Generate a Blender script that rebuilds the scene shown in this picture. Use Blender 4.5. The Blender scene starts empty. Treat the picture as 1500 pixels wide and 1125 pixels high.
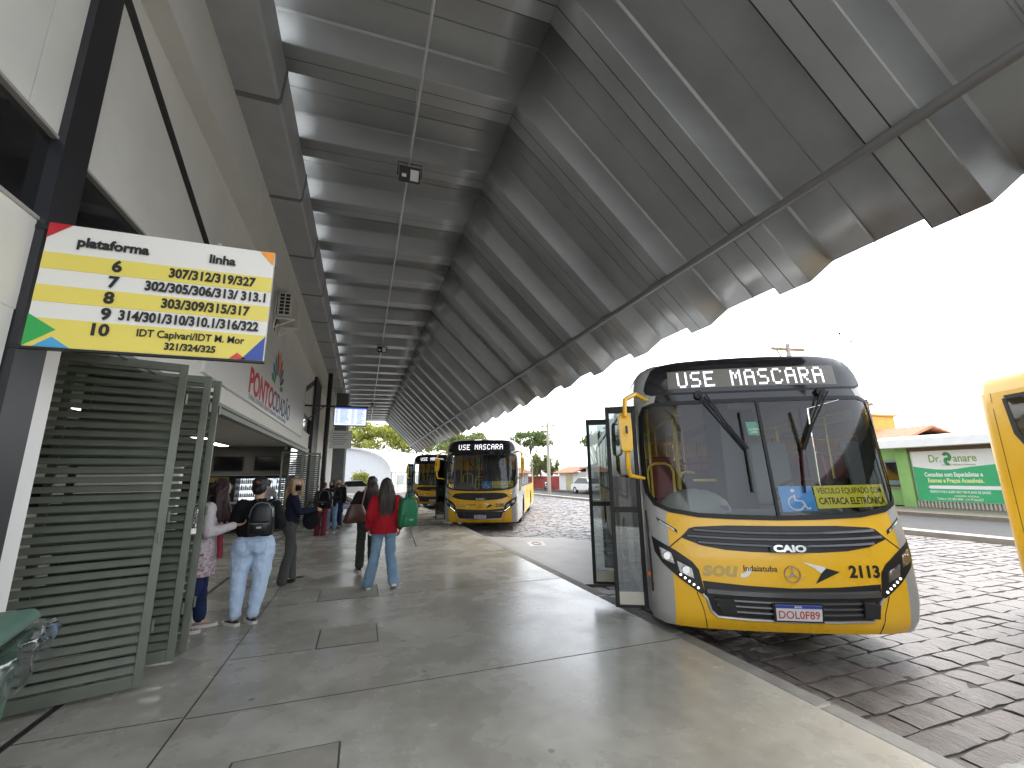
import bpy, bmesh, math, random
import numpy as np
from mathutils import Vector, Matrix, noise
from mathutils.geometry import delaunay_2d_cdt
R=math.radians
rnd=random.Random(7)
scene=bpy.context.scene
COL=scene.collection

# ------------------------------------------------------------------ camera
cam=bpy.data.cameras.new('camera'); camo=bpy.data.objects.new('camera',cam); COL.objects.link(camo)
scene.camera=camo
cam.sensor_width=36.0; cam.lens=36*626.1/1500; cam.clip_start=.05; cam.clip_end=2000
_p,_y,_r=R(12.05),R(19.1),R(-0.741)
fw=Vector((math.sin(_y)*math.cos(_p),math.cos(_y)*math.cos(_p),math.sin(_p))); rt=Vector((math.cos(_y),-math.sin(_y),0)); up=rt.cross(fw)
rt2=rt*math.cos(_r)+up*math.sin(_r); up2=up*math.cos(_r)-rt*math.sin(_r)
M=Matrix((rt2,up2,-fw)).transposed().to_4x4(); M.translation=Vector((0,0,1.6))
camo.matrix_world=M

# ------------------------------------------------------------------ light
SUN_EL,SUN_AZ=R(52),R(70)          # azimuth measured from +Y (along the platform) towards +X (the street)
w=bpy.data.worlds.new('World'); scene.world=w; w.use_nodes=True
nt=w.node_tree; bg=nt.nodes['Background']
sky=nt.nodes.new('ShaderNodeTexSky'); sky.sky_type='NISHITA'; sky.sun_disc=False
sky.sun_elevation=SUN_EL; sky.sun_rotation=SUN_AZ; sky.air_density=1.0; sky.dust_density=2.0; sky.ozone_density=1.0
hs=nt.nodes.new('ShaderNodeHueSaturation'); hs.inputs['Saturation'].default_value=.3
nt.links.new(sky.outputs[0],hs.inputs['Color']); nt.links.new(hs.outputs[0],bg.inputs['Color'])
bg.inputs['Strength'].default_value=.15
sun=bpy.data.lights.new('sun','SUN'); sun.energy=.5; sun.angle=R(35); sun.color=(1,.95,.86)
suno=bpy.data.objects.new('sun',sun); COL.objects.link(suno)
sd=Vector((math.sin(SUN_AZ)*math.cos(SUN_EL),math.cos(SUN_AZ)*math.cos(SUN_EL),math.sin(SUN_EL)))
suno.rotation_euler=sd.to_track_quat('Z','Y').to_euler()
scene.view_settings.view_transform='Standard'; scene.view_settings.look='None'
scene.view_settings.exposure=2.22; scene.view_settings.gamma=1.0
scene.cycles.max_bounces=8; scene.cycles.diffuse_bounces=4; scene.cycles.transparent_max_bounces=16
scene.cycles.sample_clamp_indirect=6.0

# ------------------------------------------------------------------ materials
MATS={}
def mat(name,col,rough=.6,metal=0.,var=.0,vscale=3.,bump=0.,bscale=40.,spec=.5,emit=0.,stretch=(1,1,1),rvar=0.,col2=None,coat=0.,sheen=0.):
    if name in MATS: return MATS[name]
    m=bpy.data.materials.new(name); m.use_nodes=True; n=m.node_tree; b=n.nodes['Principled BSDF']
    b.inputs['Base Color'].default_value=(*col,1); b.inputs['Roughness'].default_value=rough; b.inputs['Metallic'].default_value=metal
    b.inputs['Specular IOR Level'].default_value=spec
    if coat: b.inputs['Coat Weight'].default_value=coat; b.inputs['Coat Roughness'].default_value=.06
    if emit: b.inputs['Emission Color'].default_value=(*col,1); b.inputs['Emission Strength'].default_value=emit
    if var or bump or rvar:
        tc=n.nodes.new('ShaderNodeTexCoord'); mp=n.nodes.new('ShaderNodeMapping'); mp.inputs['Scale'].default_value=stretch
        n.links.new(tc.outputs['Object'],mp.inputs[0])
    if var or rvar:
        ns=n.nodes.new('ShaderNodeTexNoise'); ns.inputs['Scale'].default_value=vscale; ns.inputs['Detail'].default_value=6; ns.inputs['Roughness'].default_value=.62
        n.links.new(mp.outputs[0],ns.inputs['Vector'])
    if var:
        mx=n.nodes.new('ShaderNodeMix'); mx.data_type='RGBA'
        c2=col2 or tuple(c*(1+var) for c in col); c1=tuple(c*(1-var) for c in col)
        mx.inputs[6].default_value=(*c1,1); mx.inputs[7].default_value=(*c2,1)
        rp=n.nodes.new('ShaderNodeValToRGB'); rp.color_ramp.elements[0].position=.3; rp.color_ramp.elements[1].position=.7
        n.links.new(ns.outputs[0],rp.inputs[0]); n.links.new(rp.outputs[0],mx.inputs[0]); n.links.new(mx.outputs[2],b.inputs['Base Color'])
    if rvar:
        mr=n.nodes.new('ShaderNodeMapRange'); mr.inputs[1].default_value=.3; mr.inputs[2].default_value=.7
        mr.inputs[3].default_value=max(.02,rough-rvar); mr.inputs[4].default_value=rough+rvar
        n.links.new(ns.outputs[0],mr.inputs[0]); n.links.new(mr.outputs[0],b.inputs['Roughness'])
    if bump:
        n2=n.nodes.new('ShaderNodeTexNoise'); n2.inputs['Scale'].default_value=bscale; n2.inputs['Detail'].default_value=4
        n.links.new(mp.outputs[0],n2.inputs['Vector'])
        bp=n.nodes.new('ShaderNodeBump'); bp.inputs['Strength'].default_value=bump; bp.inputs['Distance'].default_value=.02
        n.links.new(n2.outputs[0],bp.inputs['Height']); n.links.new(bp.outputs[0],b.inputs['Normal'])
    MATS[name]=m; return m
def glassmat(name,tint,refl=1.0,rough=.02,base=.04):
    if name in MATS: return MATS[name]
    m=bpy.data.materials.new(name); m.use_nodes=True; n=m.node_tree; n.nodes.remove(n.nodes['Principled BSDF'])
    out=n.nodes['Material Output']; tr=n.nodes.new('ShaderNodeBsdfTransparent'); tr.inputs[0].default_value=(*tint,1)
    gl=n.nodes.new('ShaderNodeBsdfGlossy'); gl.inputs['Roughness'].default_value=rough; gl.inputs[0].default_value=(refl,refl,refl,1)
    lw=n.nodes.new('ShaderNodeLayerWeight'); lw.inputs[0].default_value=.35
    mr=n.nodes.new('ShaderNodeMapRange'); mr.inputs[3].default_value=base; mr.inputs[4].default_value=1.0
    n.links.new(lw.outputs['Fresnel'],mr.inputs[0])
    mx=n.nodes.new('ShaderNodeMixShader'); n.links.new(mr.outputs[0],mx.inputs[0]); n.links.new(tr.outputs[0],mx.inputs[1]); n.links.new(gl.outputs[0],mx.inputs[2])
    n.links.new(mx.outputs[0],out.inputs[0]); MATS[name]=m; return m
def leafmat(name,col,col2):
    if name in MATS: return MATS[name]
    m=mat(name,col,rough=.55,var=.3,vscale=.9,col2=col2)
    n=m.node_tree; b=n.nodes['Principled BSDF']; out=n.nodes['Material Output']
    tl=n.nodes.new('ShaderNodeBsdfTranslucent'); tl.inputs[0].default_value=(*col2,1)
    mx=n.nodes.new('ShaderNodeMixShader'); mx.inputs[0].default_value=.4
    n.links.new(b.outputs[0],mx.inputs[1]); n.links.new(tl.outputs[0],mx.inputs[2]); n.links.new(mx.outputs[0],out.inputs[0]); return m

# ------------------------------------------------------------------ mesh builder
class MB:
    def __init__(s): s.v=[];s.f=[];s.m=[]
    def add(s,vs,fs,mi=0):
        o=len(s.v); s.v.extend([tuple(x) for x in vs]); s.f.extend([tuple(i+o for i in f) for f in fs]); s.m.extend([mi]*len(fs)); return s
    def hexa(s,p,mi=0):   # 8 corners: bottom 4, top 4
        return s.add(p,[(3,2,1,0),(4,5,6,7),(0,1,5,4),(1,2,6,5),(2,3,7,6),(3,0,4,7)],mi)
    def box(s,x0,x1,y0,y1,z0,z1,mi=0):
        return s.hexa([(x0,y0,z0),(x1,y0,z0),(x1,y1,z0),(x0,y1,z0),(x0,y0,z1),(x1,y0,z1),(x1,y1,z1),(x0,y1,z1)],mi)
    def obox(s,c,sx,sy,sz,rot=(0,0,0),mi=0):
        from mathutils import Euler
        m=Euler(rot).to_matrix(); c=Vector(c)
        return s.hexa([c+m@Vector((a*sx/2,b*sy/2,d*sz/2)) for d in(-1,1) for a,b in((-1,-1),(1,-1),(1,1),(-1,1))],mi)
    def beam(s,p0,p1,w,h,upv=(0,0,1),mi=0):
        p0=Vector(p0);p1=Vector(p1);d=(p1-p0).normalized();u=Vector(upv);sx=d.cross(u)
        if sx.length<1e-4: sx=d.cross(Vector((1,0,0)))
        sx.normalize();u=sx.cross(d)
        return s.hexa([p+sx*a*w/2+u*b*h/2 for p in(p0,p1) for a,b in((-1,-1),(1,-1),(1,1),(-1,1))],mi)
    def tube(s,pts,r,seg=10,mi=0,cap=True):
        pts=[Vector(p) for p in pts]; n=len(pts); rs=r if isinstance(r,(list,tuple)) else [r]*n
        rings=[]; prev=None
        for i in range(n):
            t=(pts[min(i+1,n-1)]-pts[max(i-1,0)]).normalized()
            a=prev if prev is not None else (Vector((0,0,1)) if abs(t.z)<.9 else Vector((1,0,0)))
            x=(a-t*a.dot(t)).normalized(); prev=x; y=t.cross(x)
            rings.append([pts[i]+(x*math.cos(2*math.pi*k/seg)+y*math.sin(2*math.pi*k/seg))*rs[i] for k in range(seg)])
        return s.loft(rings,mi,cap)
    def loft(s,rings,mi=0,cap=True,closed=True):
        n=len(rings[0]);vs=[p for r in rings for p in r];fs=[]
        for i in range(len(rings)-1):
            for k in range(n if closed else n-1):
                a=i*n+k;b=i*n+(k+1)%n;fs.append((a,b,b+n,a+n))
        if cap and closed: fs.append(tuple(range(n))[::-1]);fs.append(tuple((len(rings)-1)*n+k for k in range(n)))
        return s.add(vs,fs,mi)
    def prism(s,poly,d,mi=0):    # poly: 3d pts, d: extrude vector
        n=len(poly);d=Vector(d);a=[Vector(p) for p in poly];b=[p+d for p in a]
        return s.add(a+b,[tuple(range(n))[::-1],tuple(range(n,2*n))]+[(i,(i+1)%n,(i+1)%n+n,i+n) for i in range(n)],mi)
    def ell(s,c,r,rot=None,seg=14,rings=9,mi=0):
        m=rot or Matrix.Identity(3);c=Vector(c);vs=[c+m@Vector((0,0,-r[2]))]
        for i in range(1,rings):
            t=-math.pi/2+math.pi*i/rings
            for k in range(seg):
                a=2*math.pi*k/seg;vs.append(c+m@Vector((r[0]*math.cos(t)*math.cos(a),r[1]*math.cos(t)*math.sin(a),r[2]*math.sin(t))))
        vs.append(c+m@Vector((0,0,r[2])));fs=[]
        for k in range(seg): fs.append((0,1+(k+1)%seg,1+k))
        for i in range(rings-2):
            for k in range(seg):
                a=1+i*seg+k;b=1+i*seg+(k+1)%seg;fs.append((a,b,b+seg,a+seg))
        l=1+(rings-2)*seg
        for k in range(seg): fs.append((l+k,l+(k+1)%seg,len(vs)-1))
        return s.add(vs,fs,mi)
    def cap(s,p0,r0,p1,r1,seg=12):
        p0=Vector(p0);p1=Vector(p1)
        s.ell(p0,(r0,)*3,seg=seg,rings=8);s.ell(p1,(r1,)*3,seg=seg,rings=8)
        return s.tube([p0,p1],[r0,r1],seg)
    def chain(s,pts,rs,seg=12):
        for i in range(len(pts)-1): s.cap(pts[i],rs[i],pts[i+1],rs[i+1],seg)
        return s
    def xform(s,m):
        s.v=[tuple(m@Vector(v)) for v in s.v]; return s
    def mesh(s,name,mats,smooth=False,fix=True,ang=None):
        me=bpy.data.meshes.new(name);me.from_pydata(s.v,[],s.f)
        for m in mats: me.materials.append(m)
        if len(mats)>1: me.polygons.foreach_set('material_index',s.m)
        if fix:
            bm=bmesh.new();bm.from_mesh(me)
            if smooth: bmesh.ops.remove_doubles(bm,verts=bm.verts,dist=1e-5)
            bmesh.ops.recalc_face_normals(bm,faces=bm.faces);bm.to_mesh(me);bm.free()
        if smooth:
            me.polygons.foreach_set('use_smooth',[True]*len(me.polygons))
            if ang: me.set_sharp_from_angle(angle=R(ang))
        me.update();return me
    def build(s,name,mats,parent=None,smooth=False,fix=True,ang=40,bevel=0):
        if not isinstance(mats,(list,tuple)): mats=[mats]
        o=bpy.data.objects.new(name,s.mesh(name,mats,smooth,fix,ang));COL.objects.link(o)
        if parent: o.parent=parent
        if bevel:
            b=o.modifiers.new('bevel','BEVEL');b.width=bevel;b.segments=2;b.limit_method='ANGLE'
        return o
def tag(o,label,cat=None,group=None,kind=None):
    if kind: o['kind']=kind
    if label: o['label']=label
    if cat: o['category']=cat
    if group: o['group']=group
    return o
def thing(name,label,cat,loc=(0,0,0),rz=0,group=None):
    o=bpy.data.objects.new(name,None);o.empty_display_size=.1;COL.objects.link(o);o.location=loc;o.rotation_euler=(0,0,rz);return tag(o,label,cat,group)
def struct(o): o['kind']='structure';return o
def copy_tree(o,parent=None):
    c=o.copy();COL.objects.link(c)
    if parent: c.parent=parent
    for ch in list(o.children): copy_tree(ch,c)
    return c
def text_mb(mb,txt,size,org,u,v,nrm=None,bold=0.,sx=1.,align='CENTER',depth=.002,mi=0,shear=0.):
    """real lettering: glyph outlines laid at org along u (reading direction) and v (up)"""
    cu=bpy.data.curves.new('glyphs','FONT');cu.body=txt;cu.size=size;cu.offset=bold*size;cu.extrude=depth/2;cu.align_x=align;cu.align_y='CENTER';cu.resolution_u=3;cu.shear=shear
    ob=bpy.data.objects.new('glyphs',cu);me=bpy.data.meshes.new_from_object(ob)
    u=Vector(u).normalized();v=Vector(v).normalized();n=u.cross(v);org=Vector(org)
    mb.add([org+u*p.co.x*sx+v*p.co.y+n*(p.co.z+depth/2) for p in me.vertices],[tuple(p.vertices) for p in me.polygons],mi)
    bpy.data.objects.remove(ob);bpy.data.curves.remove(cu);bpy.data.meshes.remove(me);return mb
def cdt(outer,holes=(),step=.06,lines=(),extra=()):
    """triangulate a flat outline with holes on a fine lattice; returns 2d pts, tris"""
    vs=[];es=[]
    def ring(p,closed=True):
        n=len(p);o=len(vs);c=0
        for i in range(n if closed else n-1):
            a=p[i];b=p[(i+1)%n];k=max(1,int(math.hypot(b[0]-a[0],b[1]-a[1])/step))
            for j in range(k): vs.append(Vector((a[0]+(b[0]-a[0])*j/k,a[1]+(b[1]-a[1])*j/k)));c+=1
        if not closed: vs.append(Vector(p[-1]));c+=1
        for i in range(c if closed else c-1): es.append((o+i,o+(i+1)%c))
    ring(outer)
    for h in holes: ring(h)
    for l in lines: ring(l,False)
    def inside(x,y,p):
        r=False;n=len(p)
        for i in range(n):
            a=p[i];b=p[i-1]
            if (a[1]>y)!=(b[1]>y) and x<(b[0]-a[0])*(y-a[1])/(b[1]-a[1])+a[0]: r=not r
        return r
    xs=[p[0] for p in outer];ys=[p[1] for p in outer]
    x=min(xs)+step*.5
    while x<max(xs):
        y=min(ys)+step*.5
        while y<max(ys):
            if inside(x,y,outer) and not any(inside(x,y,h) for h in holes): vs.append(Vector((x+rnd.uniform(-1,1)*1e-3,y+rnd.uniform(-1,1)*1e-3)))
            y+=step
        x+=step
    for e in extra:
        if inside(e[0],e[1],outer) and not any(inside(e[0],e[1],h) for h in holes): vs.append(Vector(e))
    ov,oe,of,*_=delaunay_2d_cdt(vs,es,[],0,1e-5)
    tris=[]
    for f in of:
        cx=sum(ov[i].x for i in f)/len(f);cy=sum(ov[i].y for i in f)/len(f)
        if inside(cx,cy,outer) and not any(inside(cx,cy,h) for h in holes): tris.append(tuple(f))
    return [(p.x,p.y) for p in ov],tris
def drape(mb,outer,surf,holes=(),off=0.,thick=0.,step=.06,mi=0,mif=None,lines=(),extra=()):
    """lay an outline on a curved panel: surf(a,b,d) -> 3d point d metres outside the panel"""
    p,t=cdt(outer,holes,step,lines,extra)
    used=sorted({i for f in t for i in f});ix={k:i for i,k in enumerate(used)}
    a=[surf(p[k][0],p[k][1],off+thick) for k in used];fs=[tuple(ix[i] for i in f) for f in t]
    base=len(mb.v)
    if thick<=0:
        mb.add(a,fs,mi)
    else:
        b=[surf(p[k][0],p[k][1],off) for k in used];n=len(a)
        cnt={}
        for f in fs:
            for i in range(3):
                e=(f[i],f[(i+1)%3]);cnt[e]=1
        side=[(e[0],e[1],e[1]+n,e[0]+n) for e in cnt if (e[1],e[0]) not in cnt]
        mb.add(a+b,fs+side,mi)
    if mif:
        for j,f in enumerate(fs):
            cx=sum(p[used[i]][0] for i in f)/3;cy=sum(p[used[i]][1] for i in f)/3
            mb.m[len(mb.m)-len(fs)+j if thick<=0 else len(mb.m)-len(fs)-len(side)+j]=mif(cx,cy)
    return mb
# ------------------------------------------------------------------ palette
m_black=mat('black paint',(.012,.012,.013),.45)
m_dark=mat('dark plastic',(.02,.02,.021),.5,bump=.05,bscale=200)
m_rub=mat('black rubber',(.008,.008,.008),.6)
m_white=mat('white paint',(.78,.77,.74),.5,var=.04,vscale=2)
m_wall=mat('off white panel',(.72,.71,.67),.65,var=.06,vscale=1.2,bump=.06,bscale=300)
m_beam=mat('warm grey paint',(.64,.635,.60),.6,var=.05,vscale=1.5)
m_steel=mat('grey painted steel',(.32,.328,.33),.44,metal=.5,var=.2,vscale=.8,rvar=.08,stretch=(.35,1,1))
m_gut=mat('gutter steel',(.40,.41,.42),.5,metal=.3,var=.12,vscale=1.5)
m_galv=mat('conduit steel',(.5,.5,.5),.4,metal=.6,var=.1)
m_gate=mat('grey green gate paint',(.155,.17,.135),.4,metal=.25,var=.12,vscale=4,rvar=.08)
m_chrome=mat('bright metal',(.7,.7,.7),.18,metal=1.)
m_pane=mat('black glass',(.01,.01,.011),.06,spec=.6)
m_skin=mat('skin',(.55,.33,.23),.5,var=.06,vscale=12)
m_text=mat('black print',(.012,.012,.012),.5)

# ------------------------------------------------------------------ ground
KERB=3.2; ZR=-.15
def floor_material():
    m=mat('polished concrete',(.465,.45,.398),.27,var=.13,vscale=1.1,rvar=.09,spec=.35)
    n=m.node_tree;b=n.nodes['Principled BSDF']
    tc=[x for x in n.nodes if x.type=='TEX_COORD'][0]
    ns=n.nodes.new('ShaderNodeTexNoise');ns.inputs['Scale'].default_value=5;ns.inputs['Detail'].default_value=5;ns.inputs['Roughness'].default_value=.62
    n.links.new(tc.outputs['Object'],ns.inputs['Vector'])
    bp=n.nodes.new('ShaderNodeBump');bp.inputs['Strength'].default_value=.04;bp.inputs['Distance'].default_value=.01
    n.links.new(ns.outputs[0],bp.inputs['Height']);n.links.new(bp.outputs[0],b.inputs['Normal'])
    src=b.inputs['Base Color'].links[0].from_socket
    mx=n.nodes.new('ShaderNodeMix');mx.data_type='RGBA';mx.blend_type='MULTIPLY';mx.inputs[0].default_value=.7
    rp=n.nodes.new('ShaderNodeValToRGB');rp.color_ramp.elements[0].position=.15;rp.color_ramp.elements[0].color=(.55,.54,.52,1);rp.color_ramp.elements[1].position=.75;rp.color_ramp.elements[1].color=(1,1,1,1)
    n.links.new(ns.outputs[0],rp.inputs[0]);n.links.new(src,mx.inputs[6]);n.links.new(rp.outputs[0],mx.inputs[7]);n.links.new(mx.outputs[2],b.inputs['Base Color'])
    vo=n.nodes.new('ShaderNodeTexVoronoi');vo.inputs['Scale'].default_value=2.3;n.links.new(tc.outputs['Object'],vo.inputs['Vector'])
    r2=n.nodes.new('ShaderNodeValToRGB');r2.color_ramp.elements[0].position=.035;r2.color_ramp.elements[0].color=(.38,.37,.36,1);r2.color_ramp.elements[1].position=.065;r2.color_ramp.elements[1].color=(1,1,1,1)
    m2=n.nodes.new('ShaderNodeMix');m2.data_type='RGBA';m2.blend_type='MULTIPLY';m2.inputs[0].default_value=.8
    n.links.new(vo.outputs['Distance'],r2.inputs[0]);n.links.new(mx.outputs[2],m2.inputs[6]);n.links.new(r2.outputs[0],m2.inputs[7])
    n3=n.nodes.new('ShaderNodeTexNoise');n3.inputs['Scale'].default_value=.55;n3.inputs['Detail'].default_value=5;n.links.new(tc.outputs['Object'],n3.inputs['Vector'])
    r3=n.nodes.new('ShaderNodeValToRGB');r3.color_ramp.elements[0].position=.35;r3.color_ramp.elements[0].color=(.78,.77,.74,1);r3.color_ramp.elements[1].position=.6;r3.color_ramp.elements[1].color=(1,1,1,1)
    m3=n.nodes.new('ShaderNodeMix');m3.data_type='RGBA';m3.blend_type='MULTIPLY';m3.inputs[0].default_value=1
    n.links.new(n3.outputs[0],r3.inputs[0]);n.links.new(m2.outputs[2],m3.inputs[6]);n.links.new(r3.outputs[0],m3.inputs[7]);n.links.new(m3.outputs[2],b.inputs['Base Color'])
    return m
m_floor=floor_material()
m_joint=mat('dark joint filler',(.045,.043,.04),.8)
b=MB();b.box(-2.0,KERB,-4,60,-.3,0);b.box(-11,-2.0,-4,40,-.3,0);struct(b.build('platform_floor',m_floor))
b=MB()
for y in (1.15,3.88,6.62,9.4,12.1,14.9,17.6,20.4,23.1,25.9,28.6,31.4,36,41):
    b.box(-1.045,KERB-.14,y-.0045,y+.0045,-.02,.0015)
    b.box(-1.99,-1.075,y+.03-.004,y+.03+.004,-.02,.0015)
for y,x0,x1 in ((4.9,-1.04,-.36),(7.35,-1.04,-.5),(6.0,-2,-1.08)): b.box(x0,x1,y-.004,y+.004,-.02,.0015)
b.box(-1.066,-1.054,-4,50,-.02,.0012)
struct(b.build('floor_joint',m_joint))
m_kerb=mat('kerb concrete',(.2,.195,.18),.7,var=.2,vscale=5,bump=.2,bscale=30)
b=MB()
y=-3.5
while y<58:
    b.box(KERB-.13,KERB+.03,y+.006,y+1.494,-.32,.004);y+=1.5
struct(b.build('platform_kerb',m_kerb,bevel=.015))
# the steel channel the folding gates run in
b=MB();b.box(-2.015,-1.965,1.0,20,-.01,.003);b.box(-1.998,-1.982,1.0,20,-.01,.0045,1);struct(b.build('gate_channel',[m_joint,m_black]))
# access covers set in the floor
m_cover=mat('cover concrete',(.30,.285,.24),.5,var=.22,vscale=4,bump=.12,bscale=30)
for (x0,x1,y0,y1,lab) in ((-.33,.25,4.88,5.46,'square concrete cover let into the floor alone in front of the groups of people'),(-.47,.31,6.62,7.3,'wide concrete cover let into the floor under the feet of the walking pair'),(-.62,-.03,2.5,3.24,'nearest concrete cover with dark edge at the bottom of the picture')):
    t=thing('floor_cover',lab,'floor cover',((x0+x1)/2,(y0+y1)/2,0),0,'access covers in the platform floor')
    hx,hy=(x1-x0)/2,(y1-y0)/2
    MB().box(-hx,hx,-hy,hy,-.02,.0025).build('rim',m_joint,t)
    MB().box(-hx+.012,hx-.012,-hy+.012,hy-.012,-.02,.005).build('slab',m_cover,t)
# setts of the bus yard: every stone has its own top
m_sett=mat('granite setts',(.12,.107,.10),.45,var=.5,vscale=5,bump=1.0,bscale=16,rvar=.16,col2=(.205,.18,.167),stretch=(1.7,.55,1))
_n=m_sett.node_tree;_b=[x for x in _n.nodes if x.type=='BUMP'][0];_t=[x for x in _n.nodes if x.type=='TEX_NOISE'][-1];_t.inputs['Detail'].default_value=9;_t.inputs['Roughness'].default_value=.7;_b.inputs['Distance'].default_value=.03
m_earth=mat('yard earth',(.075,.066,.06),.95,var=.3,vscale=8)
vs=[];fs=[]
y=-3.0;row=0
while y<52:
    d=rnd.uniform(.21,.28) if y<22 else rnd.uniform(.3,.36)
    x=KERB+.06+rnd.uniform(0,.3)
    if row%1==0: x-= .3
    while x<14.4:
        wd=rnd.uniform(.26,.5) if y<22 else rnd.uniform(.4,.65)
        x0=max(x,KERB+.035);x1=min(x+wd,14.5)
        if x1-x0>.08:
            g=rnd.uniform(.002,.006);z=ZR+rnd.uniform(-.006,.006);tl=rnd.uniform(-.008,.008);tw=rnd.uniform(-.006,.006)
            o=len(vs);n=4 if y<13 else 3
            for j in range(n):
                for i in range(n):
                    u=i/(n-1);v=j/(n-1);e=(i in(0,n-1))+(j in(0,n-1))
                    ju=0 if 0<i<n-1 else rnd.uniform(0,.016)*(1 if i==0 else -1);jv=0 if 0<j<n-1 else rnd.uniform(0,.014)*(1 if j==0 else -1)
                    if e==2: ju+= .004*(1 if i==0 else -1); jv+=.004*(1 if j==0 else -1)
                    vs.append((x0+g+(x1-x0-2*g)*u+ju,y+g+(d-2*g)*v+jv,z+tl*(u-.5)+tw*(v-.5)-.004*e+(rnd.uniform(-.005,.005))))
            for j in range(n-1):
                for i in range(n-1): fs.append((o+j*n+i,o+j*n+i+1,o+(j+1)*n+i+1,o+(j+1)*n+i))
            rim=[i for i in range(n)]+[n*j+n-1 for j in range(1,n)]+[n*(n-1)+i for i in range(n-2,-1,-1)]+[n*j for j in range(n-2,0,-1)]
            q=len(vs);vs+= [(vs[o+k][0],vs[o+k][1],ZR-.06) for k in rim];L=len(rim)
            for k in range(L): fs.append((o+rim[k],q+k,q+(k+1)%L,o+rim[(k+1)%L]))
        x+=wd
    y+=d;row+=1
b=MB();b.v=vs;b.f=fs;b.m=[0]*len(fs);struct(b.build('cobbled_yard',m_sett,smooth=True,fix=False,ang=50))
b=MB();b.box(-400,500,-300,700,-.6,ZR-.014);struct(b.build('ground',m_earth))
# smooth concrete pad between the bays
m_pad=mat('bay concrete',(.26,.25,.235),.55,var=.15,vscale=2,bump=.1,bscale=60)
b=MB();b.prism([(KERB+.035,6.6,-.3),(4.3,6.4,-.3),(5.75,10.6,-.3),(5.4,11.3,-.3),(KERB+.035,12.6,-.3)],(0,0,.185));struct(b.build('bay_pad',m_pad))
b=MB();b.prism([(4.0,10.35,-.12),(4.16,11.05,-.12),(4.6,10.95,-.12),(4.42,10.3,-.12)],(0,0,.008));b.tube([(4.3+.1*math.cos(a*.4),10.67+.2*math.sin(a*.4),-.111) for a in range(16)],.012,6,1)
struct(b.build('pad_marking',[mat('worn white paint',(.5,.48,.46),.7,var=.2,vscale=8),mat('faded red paint',(.45,.22,.19),.7)]))
m_asph=mat('asphalt',(.035,.035,.037),.8,var=.2,vscale=3,bump=.3,bscale=120)
m_side=mat('pavement concrete',(.2,.175,.13),.8,var=.2,vscale=2.5)
b=MB();b.box(15.0,20.6,-60,160,-.4,ZR+.004);struct(b.build('street',m_asph))
b=MB();b.box(14.5,15.0,-60,160,-.4,-.03);struct(b.build('street_kerb',mat('limewashed kerb',(.30,.285,.25),.7,var=.15,vscale=3)))
b=MB();b.box(20.6,23.6,-60,160,-.4,-.02);struct(b.build('pavement',m_side))
b=MB();b.box(-60,14.5,52,160,-.4,ZR-.01);struct(b.build('far_yard',mat('far yard concrete',(.16,.135,.115),.85,var=.15,vscale=.6)))

# ------------------------------------------------------------------ canopy: folded sheet steel on a 1.6 m pitch
PR=[(-1.5,6.86),(1.84,6.94),(4.99,3.84)]      # gutter end, ridge, free edge (underside of the ribs)
PITCH=1.6;HR=.33
def canopy():
    # along-y section of one bay: rib flange, web, pan, web
    sec=[(0,0),(.19,0),(.204,.004),(.40,.004),(.414,.012),(.52,HR-.02),(.55,HR),(.98,HR+.004),(.985,HR-.012),(1.0,HR-.012),(1.005,HR+.004),(1.43,HR),(1.46,HR-.02),(1.59,.006),(1.6,0)]
    nrm=[]
    def dirn(a,b): d=Vector((b[0]-a[0],0,b[1]-a[1])).normalized();return Vector((-d.z,0,d.x))
    n1=dirn(PR[0],PR[1]);n2=dirn(PR[1],PR[2]);nm=(n1+n2).normalized();nm=nm/nm.dot(n1)
    NS=[n1,nm,n2]
    b=MB();ys=[]
    y=.15
    while y<43:
        ys+=[(y+a,h) for a,h in sec[:-1]];y+=PITCH
    ys.append((y,0))
    for k in range(2):
        A,B=PR[k],PR[k+1];NA,NB=NS[k],NS[k+1];st=6 if k==0 else 8
        rows=[]
        for i in range(st+1):
            t=i/st;P=Vector((A[0]+(B[0]-A[0])*t,0,A[1]+(B[1]-A[1])*t));N=NA.lerp(NB,t) if 0<t<1 else (NA if t==0 else NB)
            N=(n1 if k==0 else n2) if 0<t<1 else N
            rows.append([P+N*h+Vector((0,yy+.004*math.sin(3*yy+5*t),0)) for yy,h in ys])
        k0=len(b.f);b.loft(rows,0,cap=False,closed=False)
        ns=len(sec)-1
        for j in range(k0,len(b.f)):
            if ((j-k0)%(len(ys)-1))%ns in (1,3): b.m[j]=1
    return b
cb=canopy()
cp=thing('platform_canopy','long folded grey steel canopy roof running over the whole platform','canopy',(0,0,0))
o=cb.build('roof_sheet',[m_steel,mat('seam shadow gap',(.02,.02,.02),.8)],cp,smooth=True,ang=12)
sm=o.modifiers.new('sheet','SOLIDIFY');sm.thickness=.006;sm.offset=-1
b=MB();tx=.775
P=Vector((PR[1][0]+(PR[2][0]-PR[1][0])*tx,0,PR[1][1]+(PR[2][1]-PR[1][1])*tx))-Vector((.035,0,.035))
b.tube([P+Vector((0,-.1,0)),P+Vector((0,43,0))],.05,12);b.build('tie_tube',mat('dark tube paint',(.17,.165,.165),.45,metal=.3),cp,smooth=True)
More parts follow.
